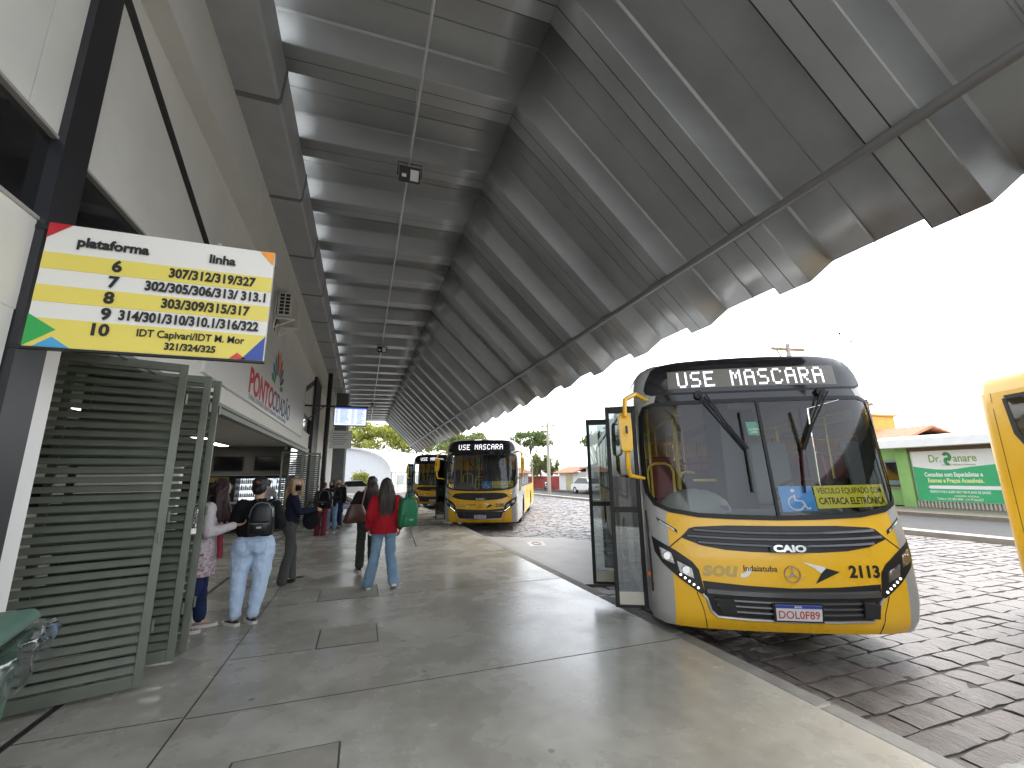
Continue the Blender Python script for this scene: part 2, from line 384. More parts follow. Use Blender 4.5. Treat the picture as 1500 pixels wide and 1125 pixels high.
# box gutter with lapped lengths, on the wall head
g=thing('box_gutter','dark grey sheet steel box gutter in lapped lengths along the top of the wall','gutter')
y=-3.2
while y<44:
    b=MB();b.loft([[(-1.78,yy,6.36),(-1.30,yy,6.36),(-1.27,yy,6.40),(-1.235,yy,6.87),(-1.25,yy,6.87),(-1.28,yy,6.41),(-1.30,yy,6.38),(-1.78,yy,6.38)] for yy in (y,y+2.14)])
    b.build('gutter_length',m_gut,g)
    b=MB();b.loft([[(-1.775,yy,6.352),(-1.295,yy,6.352),(-1.262,yy,6.398),(-1.228,yy,6.89),(-1.252,yy,6.89),(-1.28,yy,6.42),(-1.31,yy,6.375),(-1.775,yy,6.375)] for yy in (y+2.1,y+2.18)])
    b.build('lap_strap',mat('strap steel',(.16,.165,.17),.5,metal=.3),g);y+=2.14

# conduit and floodlights under the ribs
c=thing('cable_conduit','thin pale conduit hung straight along the underside of the flat canopy part','conduit')
b=MB();b.tube([(.45,.1,6.68),(.46,22,6.66),(.5,43,6.66)],.018,8);b.build('pipe',m_galv,c,smooth=True)
y=1.9
while y<42:
    MB().box(.42,.432,y,y+.03,6.64,6.93).build('hanger',m_galv,c);y+=3.2
def floodlight(y,lab,tilt,rz=0.):
    t=thing('floodlight',lab,'floodlight',(.47,y,6.55),rz,'floodlights under the canopy')
    MB().box(-.17,.17,-.05,.03,-.14,.1).build('housing',m_black,t,bevel=.012)
    b=MB();b.box(-.165,-.02,-.075,-.052,-.12,.02);b.build('sensor_box',m_dark,t)
    MB().box(.01,.145,-.062,-.052,-.11,.06).build('lens',mat('pale lens',(.75,.75,.74),.25),t)
    MB().box(-.125,-.055,-.08,-.0765,-.07,-.02).build('sticker',m_white,t)
    b=MB();b.tube([(-.19,0,-.05),(-.19,0,.15),(.19,0,.15),(.19,0,-.05)],.011,6);b.build('bracket',m_black,t)
    t.rotation_euler=(tilt,0,rz)
    return t
floodlight(6.45,'nearest black floodlight with pale square lens on the canopy conduit',R(30),0)
floodlight(17.0,'second black floodlight along the canopy conduit',R(20))
floodlight(31.0,'farthest black floodlight on the canopy conduit above the departures screen',R(15))
# ------------------------------------------------------------------ terminal building
bd=thing('terminal_building','off white terminal building with black window strip and wide open hall','building',(-2,0,0))
def bp(name,mb,m,parent=bd,**k):
    mb.xform(Matrix.Translation((2,0,0))) if parent is bd else None
    return mb.build(name,m,parent,**k)
X0=-2.0
b=MB()
for (y0,y1) in ((-4,2.95),(2.953,9.2),(9.203,16.0),(16.003,18.3),(20.303,27),(27.003,34)):   # upper cladding panels with shadow gaps
    b.box(-2.14,X0,y0+.006,y1-.006,3.80,5.56)
b.box(-2.3,-2.145,-4,34,3.80,6.3)
bp('upper_cladding',b,m_wall)
b=MB();b.box(-2.3,-2.03,-4,18.25,3.215,3.776);bp('window_strip',b,m_pane)
b=MB()
for z in (3.19,3.775): b.box(-2.1,-1.99,-4,18.25,z,z+.023)
for y in (-1.2,1.3,5.2,7.6,10,12.4,14.8,17.2): b.box(-2.029,-2.02,y,y+.035,3.216,3.774)
bp('window_frame',b,mat('light frame',(.5,.5,.48),.4,metal=.4))
b=MB();b.box(-2.3,X0,-4,18.0,2.60,3.188);bp('lintel',b,m_wall)
b=MB();b.box(-2.06,-1.93,5.3,17.6,2.50,2.598);b.box(-1.925,-1.90,3.62,17.6,2.585,2.63);bp('gate_track',b,mat('track steel',(.22,.225,.2),.45,metal=.4))
for q in ((-4,3.2,2.598),(17.6,18.3,2.598),(20.303,34,3.79)): b=MB();b.box(-2.3,X0,q[0],q[1],0,q[2]);bp('lower_wall',b,m_wall)
b=MB();b.box(-2.0,-1.78,-4,44,5.57,6.36);bp('head_beam',b,m_beam)
b=MB();b.box(-2.3,-1.955,3.21,3.46,0,5.565);bp('pilaster',b,mat('dark pilaster paint',(.022,.022,.026),.4,var=.1))
b=MB();b.box(-2.3,-1.965,3.462,3.61,0,2.60);bp('jamb',b,m_white)
b=MB();b.box(-2.3,-1.9,18.302,20.3,0,5.56);bp('pilaster',b,m_black)
b=MB();b.box(-2.35,-1.95,34.003,34.6,0,6.3);bp('end_pier',b,m_wall)
# black diagonal trims
b=MB()
def trim(y0,z0,y1,z1,wd):
    d=Vector((0,y1-y0,z1-z0)).normalized();n=Vector((0,-d.z,d.y))*wd/2
    b.prism([Vector((X0-.004,y0,z0))+n,Vector((X0-.004,y0,z0))-n,Vector((X0-.004,y1,z1))-n,Vector((X0-.004,y1,z1))+n],(.012,0,0))
trim(3.46,5.42,6.4,4.25,.13);bp('diagonal_trim',b,m_black)
b=MB();trim(15.7,4.5,18.25,5.3,.2);bp('diagonal_trim',b,m_black)
b=MB()
for y in (18.0,):b.box(X0-.002,X0+.006,y,y+.03,2.6,5.3)
bp('shadow_gap',b,m_black)
b=MB();b.box(-12,-2.31,-4,34,6.2,6.3);bp('light_block_slab',b,m_beam)  # unseen slab added as the building top to block light from above
# hall behind the gates
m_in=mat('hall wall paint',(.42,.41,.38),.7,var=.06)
m_ceil=mat('hall ceiling',(.52,.5,.46),.75)
b=MB();b.box(-11,-2.31,-4,17,2.62,2.75);bp('hall_ceiling',b,m_ceil)
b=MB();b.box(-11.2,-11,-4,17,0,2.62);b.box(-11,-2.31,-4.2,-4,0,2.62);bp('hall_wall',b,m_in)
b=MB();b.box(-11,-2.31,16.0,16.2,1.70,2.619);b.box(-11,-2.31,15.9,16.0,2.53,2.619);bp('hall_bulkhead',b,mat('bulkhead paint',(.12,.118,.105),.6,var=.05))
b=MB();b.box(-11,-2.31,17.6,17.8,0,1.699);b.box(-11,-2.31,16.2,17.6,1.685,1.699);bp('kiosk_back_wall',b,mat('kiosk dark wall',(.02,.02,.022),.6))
m_scr=mat('switched off screen',(.004,.004,.005),.15)
for x0,x1,lab in ((-4.42,-3.62,'left one of the two black switched off screens on the hall bulkhead'),(-3.3,-2.45,'right one of the two black switched off screens on the hall bulkhead')):
    t=thing('wall_screen',lab,'screen',((x0+x1)/2,15.99,1.85),0,'black screens above the kiosk');hw=(x1-x0)/2
    MB().box(-hw,hw,-.05,0,0,.45).build('bezel',m_black,t,bevel=.008);MB().box(-hw+.02,hw-.02,-.053,-.0505,.02,.43).build('glass',m_scr,t)
# fluorescent fittings
m_tube=mat('lit tube',(1,.98,.92),.4,emit=2.5)
for x,y,lab in ((-3.75,12.0,'nearer long white lamp on the hall ceiling'),(-4.0,14.6,'farther long white lamp on the hall ceiling by the bulkhead'),(-6.6,9.0,'long white lamp deep in the hall seen through the folded gate slats'),(-3.7,8.0,'long white lamp on the hall ceiling just behind the folded gates')):
    t=thing('ceiling_lamp',lab,'lamp',(x,y,2.615),0,'hall ceiling lamps')
    MB().box(-.14,.14,-.62,.62,-.035,0).build('tray',m_white,t)
    MB().box(-.11,.11,-.58,.58,-.046,-.0355).build('diffuser',m_tube,t)
t=thing('security_camera','small white dome security camera on the hall bulkhead edge','camera',(-2.42,15.88,2.56))
b=MB();b.ell((0,0,0),(.055,.055,.06));b.build('dome',m_white,t,smooth=True);b=MB();b.tube([(0,0,.03),(0,.02,.06)],.03,8);b.build('mount',m_black,t)
# lit drinks coolers of the kiosk
m_glow=mat('lit cooler lining',(.9,.95,1.0),.5,emit=.35)
DR=[mat('drink red',(.45,.05,.05),.4),mat('drink blue',(.06,.12,.4),.4),mat('drink amber',(.5,.22,.05),.4),mat('drink white',(.7,.7,.7),.4),mat('drink green',(.08,.25,.1),.4)]
for x0,x1,lab in ((-3.95,-3.22,'left lit drinks cooler with full shelves at the kiosk'),(-3.16,-2.42,'right lit drinks cooler partly hidden behind the woman in black')):
    t=thing('drinks_cooler',lab,'cooler',((x0+x1)/2,16.9,0),0,'lit drinks coolers');hw=(x1-x0)/2
    b=MB();b.box(-hw,-hw+.04,-.3,.3,.1,1.68);b.box(hw-.04,hw,-.3,.3,.1,1.68);b.box(-hw+.04,hw-.04,-.3,.3,1.6,1.68);b.box(-hw+.04,hw-.04,-.3,.3,.1,.45);b.build('cabinet',m_dark,t)
    MB().box(-hw+.04,hw-.04,.27,.3,.45,1.6).build('lining',m_glow,t)
    b=MB()
    for z in (.55,.78,1.0,1.22,1.43): b.box(-hw+.041,hw-.041,-.25,.26,z,z+.015)
    b.build('shelf',m_galv,t)
    b=MB()
    for z in (.565,.795,1.015,1.235,1.445):
        x=-hw+.07
        while x<hw-.06:
            h=rnd.uniform(.11,.17);mi=rnd.randrange(5);b.tube([(x,-.2,z),(x,-.2,z+h*.7),(x,-.2,z+h*.8),(x,-.2,z+h)],[.026,.026,.012,.012],8,mi);x+=.062
    b.build('bottles',DR,t)
    MB().box(-hw+.02,hw-.02,-.315,-.305,.45,1.62).build('glass_door',glassmat('cooler glass',(.92,.94,.95)),t)
t=thing('kiosk_counter','dark kiosk counter with steel top in front of the drinks coolers','counter',(-3.9,15.6,0))
MB().box(-2.2,1.15,-.25,.25,0,.86).build('front',mat('counter front',(.03,.03,.032),.4),t);MB().box(-2.22,1.17,-.28,.28,.86,.9).build('top',m_galv,t)
t=thing('price_board','small yellow price board at the kiosk above the coolers','sign',(-4.35,16.3,1.5))
MB().box(-.3,.3,-.015,.015,0,.16).build('panel',mat('amber board',(.5,.36,.1),.5,var=.4,vscale=20),t)
t=thing('kiosk_screen','small lit blue white screen at the right end of the kiosk','screen',(-2.62,15.7,1.35))
MB().box(-.06,.06,-.02,.02,0,.24).build('case',m_black,t);MB().box(-.05,.05,-.024,-.021,.02,.22).build('display',mat('lit small display',(.45,.6,1),.4,emit=.4),t)
# white stall seen through the slats
t=thing('ticket_booth','pale ticket booth standing inside the hall behind the gate slats','booth',(-6.2,12.2,0))
MB().box(-2.2,2.2,-.1,.1,0,1.9).build('panel',m_white,t);MB().box(-2.25,2.25,-.14,.14,1.9,1.98).build('cap',m_beam,t)
b=MB();b.box(-1.6,-.2,-.13,-.101,1.0,1.6);b.build('window',m_pane,t)
for x,y,lab in ((-4.8,9.6,'empty dark chair inside the hall nearest the folded gate'),(-5.7,9.7,'empty dark chair inside the hall left of another one')):
    t=thing('hall_chair',lab,'chair',(x,y,0),.2,'dark chairs in the hall')
    b=MB();b.loft([[(-.22,-.2,z),(.22,-.2,z),(.22,.22,z),(-.22,.22,z)] for z in(.43,.47)]);b.build('seat',m_dark,t,bevel=.02)
    b=MB();b.loft([[(-.21,.2+.1*k,.5+.42*k),(.21,.2+.1*k,.5+.42*k),(.21,.225+.1*k,.5+.42*k),(-.21,.225+.1*k,.5+.42*k)] for k in(0,.5,1)]);b.build('backrest',m_dark,t)
    for sx in(-.19,.19):
        for sy in(-.17,.19): MB().tube([(sx,sy,.44),(sx*1.15,sy*1.15,0)],.012,6).build('leg',m_galv,t)

# ------------------------------------------------------------------ folding slatted gates
def gate_leaf(A,B,lab,group,zt=2.6,pitch=.0715):
    A=Vector((*A,0));B=Vector((*B,0));L=(B-A).length
    t=thing('gate_leaf',lab,'gate',A,math.atan2((B-A).y,(B-A).x),group)
    b=MB();s=.06
    b.box(0,s,-.02,.02,.05,zt);b.box(L-s,L,-.02,.02,.05,zt);b.box(s,L-s,-.0195,.0195,.05,.05+.085);b.box(s,L-s,-.0195,.0195,zt-.07,zt)
    b.build('frame',m_gate,t,bevel=.003)
    b=MB();z=.17
    while z<zt-.09:
        q=[(0,-.019,z-.012),(0,.015,z+.030),(0,.018,z+.026),(0,-.015,z-.017)]
        b.loft([[(x,a[1],a[2]) for a in q] for x in (s-.004,L-s+.004)]);z+=pitch
    b.build('slats',m_gate,t)
    for z in (.42,1.25,2.25): b=MB();b.tube([(L+.012,0,z),(L+.012,0,z+.09)],.012,8);b.build('hinge',m_gate,t)
    return t,L
G='folding slatted gates at the near end'
gl,L=gate_leaf((-2.62,4.10),(-1.52,4.45),'nearest grey green slatted gate leaf folded back beside the white jamb',G)
b=MB();b.box(L-.05,L-.015,-.04,-.02,1.18,1.3);b.tube([(L-.03,-.045,1.18),(L-.03,-.05,1.1)],.008,6);b.build('latch',m_gate,gl)
g2,L=gate_leaf((-2.5,4.72),(-1.475,4.93),'second slatted gate leaf with its stile just right of the nearest leaf',G)
b=MB()
for k in range(9):
    a=k*.9;b.tube([(L+.02+.012*math.cos(a+q),-.03+.008*math.sin(2*q+a),1.32-.018*k+.012*math.sin(a+q)) for q in np.linspace(0,6.28,9)],.0035,5)
b.obox((L+.02,-.035,1.13),.04,.02,.05);b.build('chain_and_padlock',m_chrome,g2)
gate_leaf((-2.5,5.02),(-1.445,5.13),'third slatted gate leaf, only its edge showing beside the white cardigan',G)
G='folding slatted gates at the far end'
gate_leaf((-2.5,15.7),(-1.86,15.86),'far slatted gate leaf left of the bright gap beyond the hall',G,zt=2.46)
gate_leaf((-1.98,16.6),(-1.42,16.7),'far slatted gate leaf right of the bright gap next to the black pipe',G,zt=2.46)

# ------------------------------------------------------------------ platform sign
m_wsign=mat('sign white',(.74,.72,.67),.4);m_ysign=mat('sign yellow',(.74,.62,.12),.4)
sg=thing('platform_sign','white and yellow hanging sign listing platforms 6 to 10 and their lines','sign',(-1.93,3.2,2.38))
W,Hh=1.25,.8
MB().box(0,W,0,.035,0,Hh).build('board',m_wsign,sg)
MB().box(-.004,W+.004,-.001,.037,-.014,-.0005).build('lower_edge',m_black,sg)
b=MB()
for z0,z1 in ((.605,.497),(.39,.283),(.178,.001)): b.box(.001,W-.001,-.003,-.0005,Hh-(Hh-z1),z0)
b.build('yellow_band',m_ysign,sg)
def corner(name,pts,c):
    b=MB();b.prism([(x,-.0035,z) for x,z in pts],(0,-.0025,0));b.build(name,mat('sign '+name,c,.4),sg)
corner('red_corner',[(.001,.80),(.115,.80),(.001,.70)],(.5,.02,.03));corner('orange_corner',[(W-.001,.80),(W-.09,.798),(W-.001,.70)],(.85,.3,.03))
corner('green_corner',[(.001,.0),(.14,.11),(.001,.2)],(.03,.36,.08));corner('blue_corner',[(.05,.001),(.13,.065),(.22,.001)],(.06,.34,.6))
corner('navy_corner',[(W-.001,.001),(W-.13,.001),(W-.001,.17)],(.03,.07,.33));corner('scarlet_corner',[(W-.2,.0015),(W-.155,.045),(W-.1,.0015)],(.6,.05,.04))
b=MB();U=(1,0,0);V=(0,0,1)
def st(t,x,z,s,al='CENTER',sx=.72,bo=.036): text_mb(b,t,s,(x,-.0065,z),U,V,bold=bo,sx=sx,align=al)
st('plataforma',.34,.69,.088,sx=.98);st('linha',.94,.69,.085,sx=.98)
for t,z,x in (('6',.553,.375),('7',.445,.37),('8',.338,.365),('9',.23,.365),('10',.125,.345)): st(t,x,z,.105,sx=1.0)
for t,z,x in (('307/312/319/327',.553,.90),('302/305/306/313/ 313.1',.447,.885),('303/309/315/317',.338,.885),('314/301/310/310.1/316/322',.232,.815)): st(t,x,z,.088,sx=.83 if len(t)<24 else .79)
st('IDT Capivari/IDT M. Mor',.83,.128,.068,sx=.84,bo=.02);st('321/324/325',.83,.052,.062,sx=.9)
b.build('lettering',m_text,sg)
for q in ((-.22,.02,.005,.03,.755,.78),(-.4,.02,.005,.03,-.015,.012),(-.12,-.095,-.02,.05,.68,.84)): b=MB();b.box(*q);b.build('bracket',m_black,sg)

# ------------------------------------------------------------------ terminal name board
pc=thing('name_board','large white name board with coloured fan emblem above the hall opening','sign',(-2,6.2,2.92))
m_board=mat('board white',(.7,.7,.68),.3)
MB().box(0,.05,0,9.4,0,1.78).build('board',m_board,pc)
MB().box(.002,.055,9.4,9.43,0,1.78).build('edge',mat('edge trim',(.45,.45,.43),.5),pc)
def pt(name,t,y,z,s,c,sx=1.,al='LEFT',bold=.02):
    b=MB();text_mb(b,t,s,(.0515,y,z),(0,1,0),(0,0,1),bold=bold,sx=sx,align=al);b.build(name,mat('print '+name,c,.5),pc)
pt('red_lettering','PONTO',2.15,.36,.62,(.5,.02,.04),.98,bold=.03);pt('navy_lettering','CIDADÃO',4.25,.36,.60,(.03,.035,.09),.86,bold=.014)
pt('small_print','TERMINAL RODOVIÁRIO URBANO DE INDAIATUBA - ESTADO DE SÃO PAULO',2.2,.02+.07,.13,(.35,.35,.35),.86,bold=0)
cy,cz=4.62,.74
for k,(c,r) in enumerate((((.02,.25,.08),.95),((.03,.16,.3),1.0),((.02,.3,.42),1.05),((.42,.03,.05),1.12),((.75,.32,.05),1.16),((.5,.1,.04),1.05),((.05,.22,.3),1.0),((.05,.05,.18),.95),((.03,.26,.1),.85))):
    a0=R(172-k*19.5);a1=a0-R(14.5);b=MB()
    b.prism([(.0505,cy-math.cos(math.pi-a)*rr*.95,cz+math.sin(a)*rr*.92-.05) for a,rr in ((a0,.34),(a0,.72*r),((a0+a1)/2,.86*r),(a1,.72*r),(a1,.34))],(.003,0,0));b.build('fan_ray',mat('fan colour %d'%k,c,.5),pc)

# ------------------------------------------------------------------ air conditioner on the wall
ac=thing('air_conditioner','pale outdoor air conditioner unit on a wall bracket beside the hanging sign','air conditioner',(-1.99,9.8,4.95))
MB().box(.06,.36,0,.78,.06,.62).build('case',mat('unit beige',(.55,.54,.49),.5),ac,bevel=.01)
b=MB()
for i in range(2):
    for j in range(6): b.box(.105+i*.11,.19+i*.11,-.004,.004,.11+j*.08,.17+j*.08)
b.build('grille_hole',m_black,ac)
for y in(.08,.68):
    b=MB();b.box(0,.42,y,y+.03,.02,.055);b.box(-.0,.03,y,y+.03,-.2,.6);b.beam((.02,y+.015,-.18),(.4,y+.015,.03),.02,.02);b.build('bracket',m_white,ac)
b=MB();b.tube([(.05,.1,.1),(.02,.05,-.1),(.02,.02,-.3),(.02,0,-1.0)],.018,8);b.build('pipe',m_white,ac)
b=MB();b.tube([(.05,.22,.1),(.02,.2,-.1),(.02,.2,-1.0)],.012,8);b.build('cable',m_black,ac)

# ------------------------------------------------------------------ pipe, departures screen, notice, far posts
t=thing('drain_pipe','tall black drain pipe dropping from the gutter in front of the wall','pipe',(-1.62,20.9,0))
b=MB();b.tube([(0,0,0),(0,0,6.3)],.1,14);b.build('tube',m_black,t,smooth=True)
for z in (1.5,3.2,5.0): b=MB();b.tube([(0,0,z),(0,0,z+.08)],.112,14);b.build('clamp',m_dark,t)
m_tv=mat('lit timetable screen',(.50,.58,.80),.3,emit=.4,var=.12,vscale=6)
tv=thing('departures_screen','lit pale blue departures screen held out on a black wall bracket','screen',(-1.05,16,3.36))
hw=.55;MB().box(0,2*hw,0,.07,0,.68).build('bezel',m_black,tv,bevel=.008)
MB().box(.03,2*hw-.03,-.004,-.0005,.03,.65).build('display',m_tv,tv)
MB().box(.03,2*hw-.03,-.008,-.0045,.60,.65).build('title_bar',mat('lit title bar',(.05,.09,.42),.3,emit=.2),tv)
b=MB()
for k in range(13):
    z=.57-k*.04
    for x0,x1 in ((.06,.16),(.2,.52),(.58,.7),(.76,1.02)): b.box(x0,x0+(x1-x0)*rnd.uniform(.6,1),-.007,-.0045,z,z+.014)
b.build('timetable_rows',mat('screen text',(.1,.14,.3),.4),tv)
b=MB();b.box(-1.0,1.12,.08,.13,.66,.72);b.beam((-.95,.1,.1),(-.35,.1,.66),.03,.03);b.box(.3,.36,.071,.1,.3,.7);b.build('bracket',m_black,tv)
nb=thing('notice_board','small pale grey printed notice hanging below the departures screen','sign',(-1.16,16.3,2.62))
MB().box(0,.74,0,.03,-.02,.6).build('board',mat('notice grey',(.6,.6,.57),.5),nb)
b=MB()
for k in range(6): b.box(.08+.05*(k%2),.62-.06*(k%3),-.004,-.0005,.5-k*.075,.515-k*.075)
b.build('print_line',m_text,nb)
b=MB()
for x in(.1,.6): b.tube([(x,.015,.6),(x,.015,.78)],.008,6)
b.build('hanger',m_black,nb)
for x,y,w_,lab in ((-1.3,26,.62,'dark steel post with glossy face beyond the drain pipe'),(-1.7,36.5,.5,'farther dark post at the end of the wall')):
    t=thing('platform_post',lab,'post',(x,y,0),0)
    MB().box(-w_/2,w_/2,-.2,.2,0,6.3).build('shaft',mat('post steel',(.13,.135,.14),.3,metal=.5,var=.15),t,bevel=.02)
    MB().box(-w_/2-.04,w_/2+.04,-.24,.24,-.01,.06).build('foot',m_dark,t);
    b=MB();b.box(w_/2+.002,w_/2+.09,-.1,.1,0,6.3);b.build('edge_plate',m_galv,t)

# ------------------------------------------------------------------ wheeled bin with clear sack
m_bin=mat('bin green',(.09,.17,.13),.45,var=.1,vscale=6)
bn=thing('wheeled_bin','dark green wheeled bin with clear sack hanging out under its lid','bin',(-1.68,2.60,0),R(8))
bn.rotation_euler=(0,0,R(14))
def ringr(hx,hy,z,dy=0): return [(-hx,-hy+dy,z),(hx,-hy+dy,z),(hx,hy+dy,z),(-hx,hy+dy,z)]
b=MB();b.loft([ringr(.2,.24,.06),ringr(.255,.29,.84),ringr(.275,.31,.85),ringr(.275,.31,.89)]);b.build('body',m_bin,bn,bevel=.015)
b=MB();b.loft([ringr(.285,.325,.93),ringr(.285,.325,.955),ringr(.265,.30,.985),ringr(.2,.2,1.0)]);b.build('lid',m_bin,bn,bevel=.01)
b=MB();b.tube([(-.2,.33,.9),(-.2,.38,.93),(.2,.38,.93),(.2,.33,.9)],.014,8);b.build('handle',m_bin,bn)
for sx in(-.2,.2):
    b=MB();b.tube([(sx-.025,.24,.1),(sx+.025,.24,.1)],.1,16);b.build('wheel',m_rub,bn)
b=MB();rings=[]
for k,(z,o_) in enumerate(((.93,.0),(.915,.045),(.87,.06),(.80,.035),(.74,.045),(.70,.02))):
    rr=[]
    for a in range(48):
        t_=a/48*4;s=int(t_);f=t_-s;c_=[(-1,-1),(1,-1),(1,1),(-1,1),(-1,-1)];x=c_[s][0]+(c_[s+1][0]-c_[s][0])*f;y=c_[s][1]+(c_[s+1][1]-c_[s][1])*f
        q=o_*(1+.45*math.sin(a*1.3+k*.4))+.003*rnd.random();rr.append((x*(.28+q),y*(.315+q),z-.02*math.sin(a*1.1)*(k>2)))
    rings.append(rr)
b.loft(rings,cap=False);
m_sack=glassmat('clear sack film',(.86,.88,.9),rough=.05,base=.04);b.build('sack',m_sack,bn,smooth=True,ang=80)
t=thing('paper_scrap','scrap of white paper lying on the setts by the kerb','paper',(3.86,1.80,ZR+.02))
b=MB();b.loft([[(-.2+.4*i/6,-.06+.12*j,.012*math.sin(i*1.3+j)) for i in range(7)] for j in(0,.5,1)],cap=False,closed=False);b.build('sheet',mat('wet paper',(.2,.2,.195),.7,var=.3,vscale=25),t,fix=False)
# ------------------------------------------------------------------ buses
m_yel=mat('bus yellow',(.84,.475,.022),.3,var=.05,vscale=2.5,rvar=.06,coat=.3)
m_grey=mat('bus silver grey',(.40,.40,.385),.35,metal=.15,var=.06,vscale=2,coat=.3)
m_wsg=glassmat('windscreen glass',(.93,.95,.94),refl=.85,rough=.01,base=.0)
m_swg=glassmat('side window glass',(.62,.66,.65),rough=.02,base=.04)
m_doorg=glassmat('door glass',(.42,.46,.46),rough=.02,base=.06)
m_led=mat('lit white dots',(.95,.9,1.0),.4,emit=.45)
m_unlit=mat('unlit dot matrix',(.16,.15,.125),.35,var=.25,vscale=60,stretch=(.4,1,6))
m_hl=mat('headlight reflector',(.62,.63,.64),.12,metal=.9,var=.3,vscale=30)
m_hll=glassmat('headlight lens',(.9,.9,.9),rough=.03,base=.08)
m_rail=mat('yellow handrail',(.62,.50,.06),.35)
m_dash=mat('dashboard',(.17,.19,.175),.55,var=.08)
m_seat=mat('seat grey',(.10,.115,.12),.6)
m_seatr=mat('seat red',(.30,.03,.035),.6)
m_inn=mat('bus lining',(.42,.43,.43),.6)
m_blue=mat('access blue',(.02,.24,.58),.4);m_stick=mat('notice yellow',(.62,.56,.03),.4);m_green=mat('sticker green',(.01,.3,.14),.4)
RZ=[.10,.2,.45,.75,1.0,1.17,2.15,2.3,2.6,2.75,2.84,2.89,2.92,2.945,2.96];RV=[.10,.03,0,0,.04,.08,.215,.235,.285,.315,.345,.38,.44,.6,.95]
WZ=[.1,.35,1.2,2.4,2.64,2.76,2.83,2.88,2.92,2.945,2.96];WV=[1.215,1.25,1.25,1.25,1.24,1.205,1.15,1.06,.88,.6,.15]
m_slat=mat('satin black slat',(.06,.06,.063),.25,coat=.5)
def wz(z): return float(np.interp(z,WZ,WV))
def S(x,z):
    q=min(abs(x)/wz(z),1.0);t=max(0,(q-.9)/.1)
    return float(np.interp(z,RZ,RV))+.08*q*q+.14*q**6+.11*(1-math.sqrt(max(0,1-t*t)))
def fs(x,z,d): return Vector((x,S(x,z)-d,z))
LEN=11.0
def sx_(y,z,d):
    t=max(0,(y-(LEN-.22))/.22);return wz(z)+d-.2*(1-math.sqrt(max(0,1-t*t)))
def side(sg): return lambda y,z,d: Vector((sg*sx_(y,z,d),y,z))
WS=[(0,2.375),(.6,2.375),(1.07,2.375),(1.17,2.345),(1.205,2.25),(1.22,1.9),(1.222,1.55),(1.21,1.40),(1.15,1.28),(1.02,1.22),(.75,1.175),(.4,1.158),(0,1.15)]
def sym(p): return p+[(-x,z) for x,z in p[::-1] if x>1e-6]
def ringpoly(p,d):     # outline grown by d about its own edges
    n=len(p);out=[]
    A=sum(p[i-1][0]*p[i][1]-p[i][0]*p[i-1][1] for i in range(n));sg=1 if A>0 else -1
    for i in range(n):
        a=Vector(p[i-1]);c=Vector(p[i]);e=Vector(p[(i+1)%n]);t=((c-a).normalized()+(e-c).normalized()).normalized();nn=Vector((t.y,-t.x))*sg
        out.append((c.x+nn.x*d,c.y+nn.y*d))
    return out
FONT5={'U':'10001 10001 10001 10001 10001 10001 01110','S':'01111 10000 10000 01110 00001 00001 11110','E':'11111 10000 10000 11110 10000 10000 11111','M':'10001 11011 10101 10101 10001 10001 10001','A':'01110 10001 10001 11111 10001 10001 10001','C':'01110 10001 10000 10000 10000 10001 01110','R':'11110 10001 10001 11110 10100 10010 10001'}
def ftext(mb,txt,size,x,z,bold=.02,sx=1.,al='CENTER',off=.004,shear=0.):
    q=MB();text_mb(q,txt,size,(0,0,0),(1,0,0),(0,1,0),bold=bold,sx=sx,align=al,depth=.0015,shear=shear)
    mb.add([fs(x+v[0],z+v[1],off+v[2]) for v in q.v],q.f);return mb
def fpatch(name,poly,m,root,off=.003,thick=.003,step=.07,holes=()):
    b=MB();drape(b,poly,fs,holes,off,thick,step);return b.build(name,m,root,smooth=True,ang=35)
def ftube(name,pts,r,m,root,off=0.,seg=6):
    q=[]
    for i in range(len(pts)-1):
        n=max(2,int(math.hypot(pts[i+1][0]-pts[i][0],pts[i+1][1]-pts[i][1])/.06))
        for k in range(n): t=k/n;q.append((pts[i][0]+(pts[i+1][0]-pts[i][0])*t,pts[i][1]+(pts[i+1][1]-pts[i][1])*t))
    q.append(pts[-1]);b=MB();b.tube([fs(x,z,off) for x,z in q],r,seg);return b.build(name,m,root,smooth=True)
def wheel_notch(y,r=.56,z0=.1,zc=.36):
    a0=math.asin((zc-z0)/r);return [(y-r*math.cos(a),zc+r*math.sin(a)) for a in np.linspace(-a0,math.pi+a0,15)]
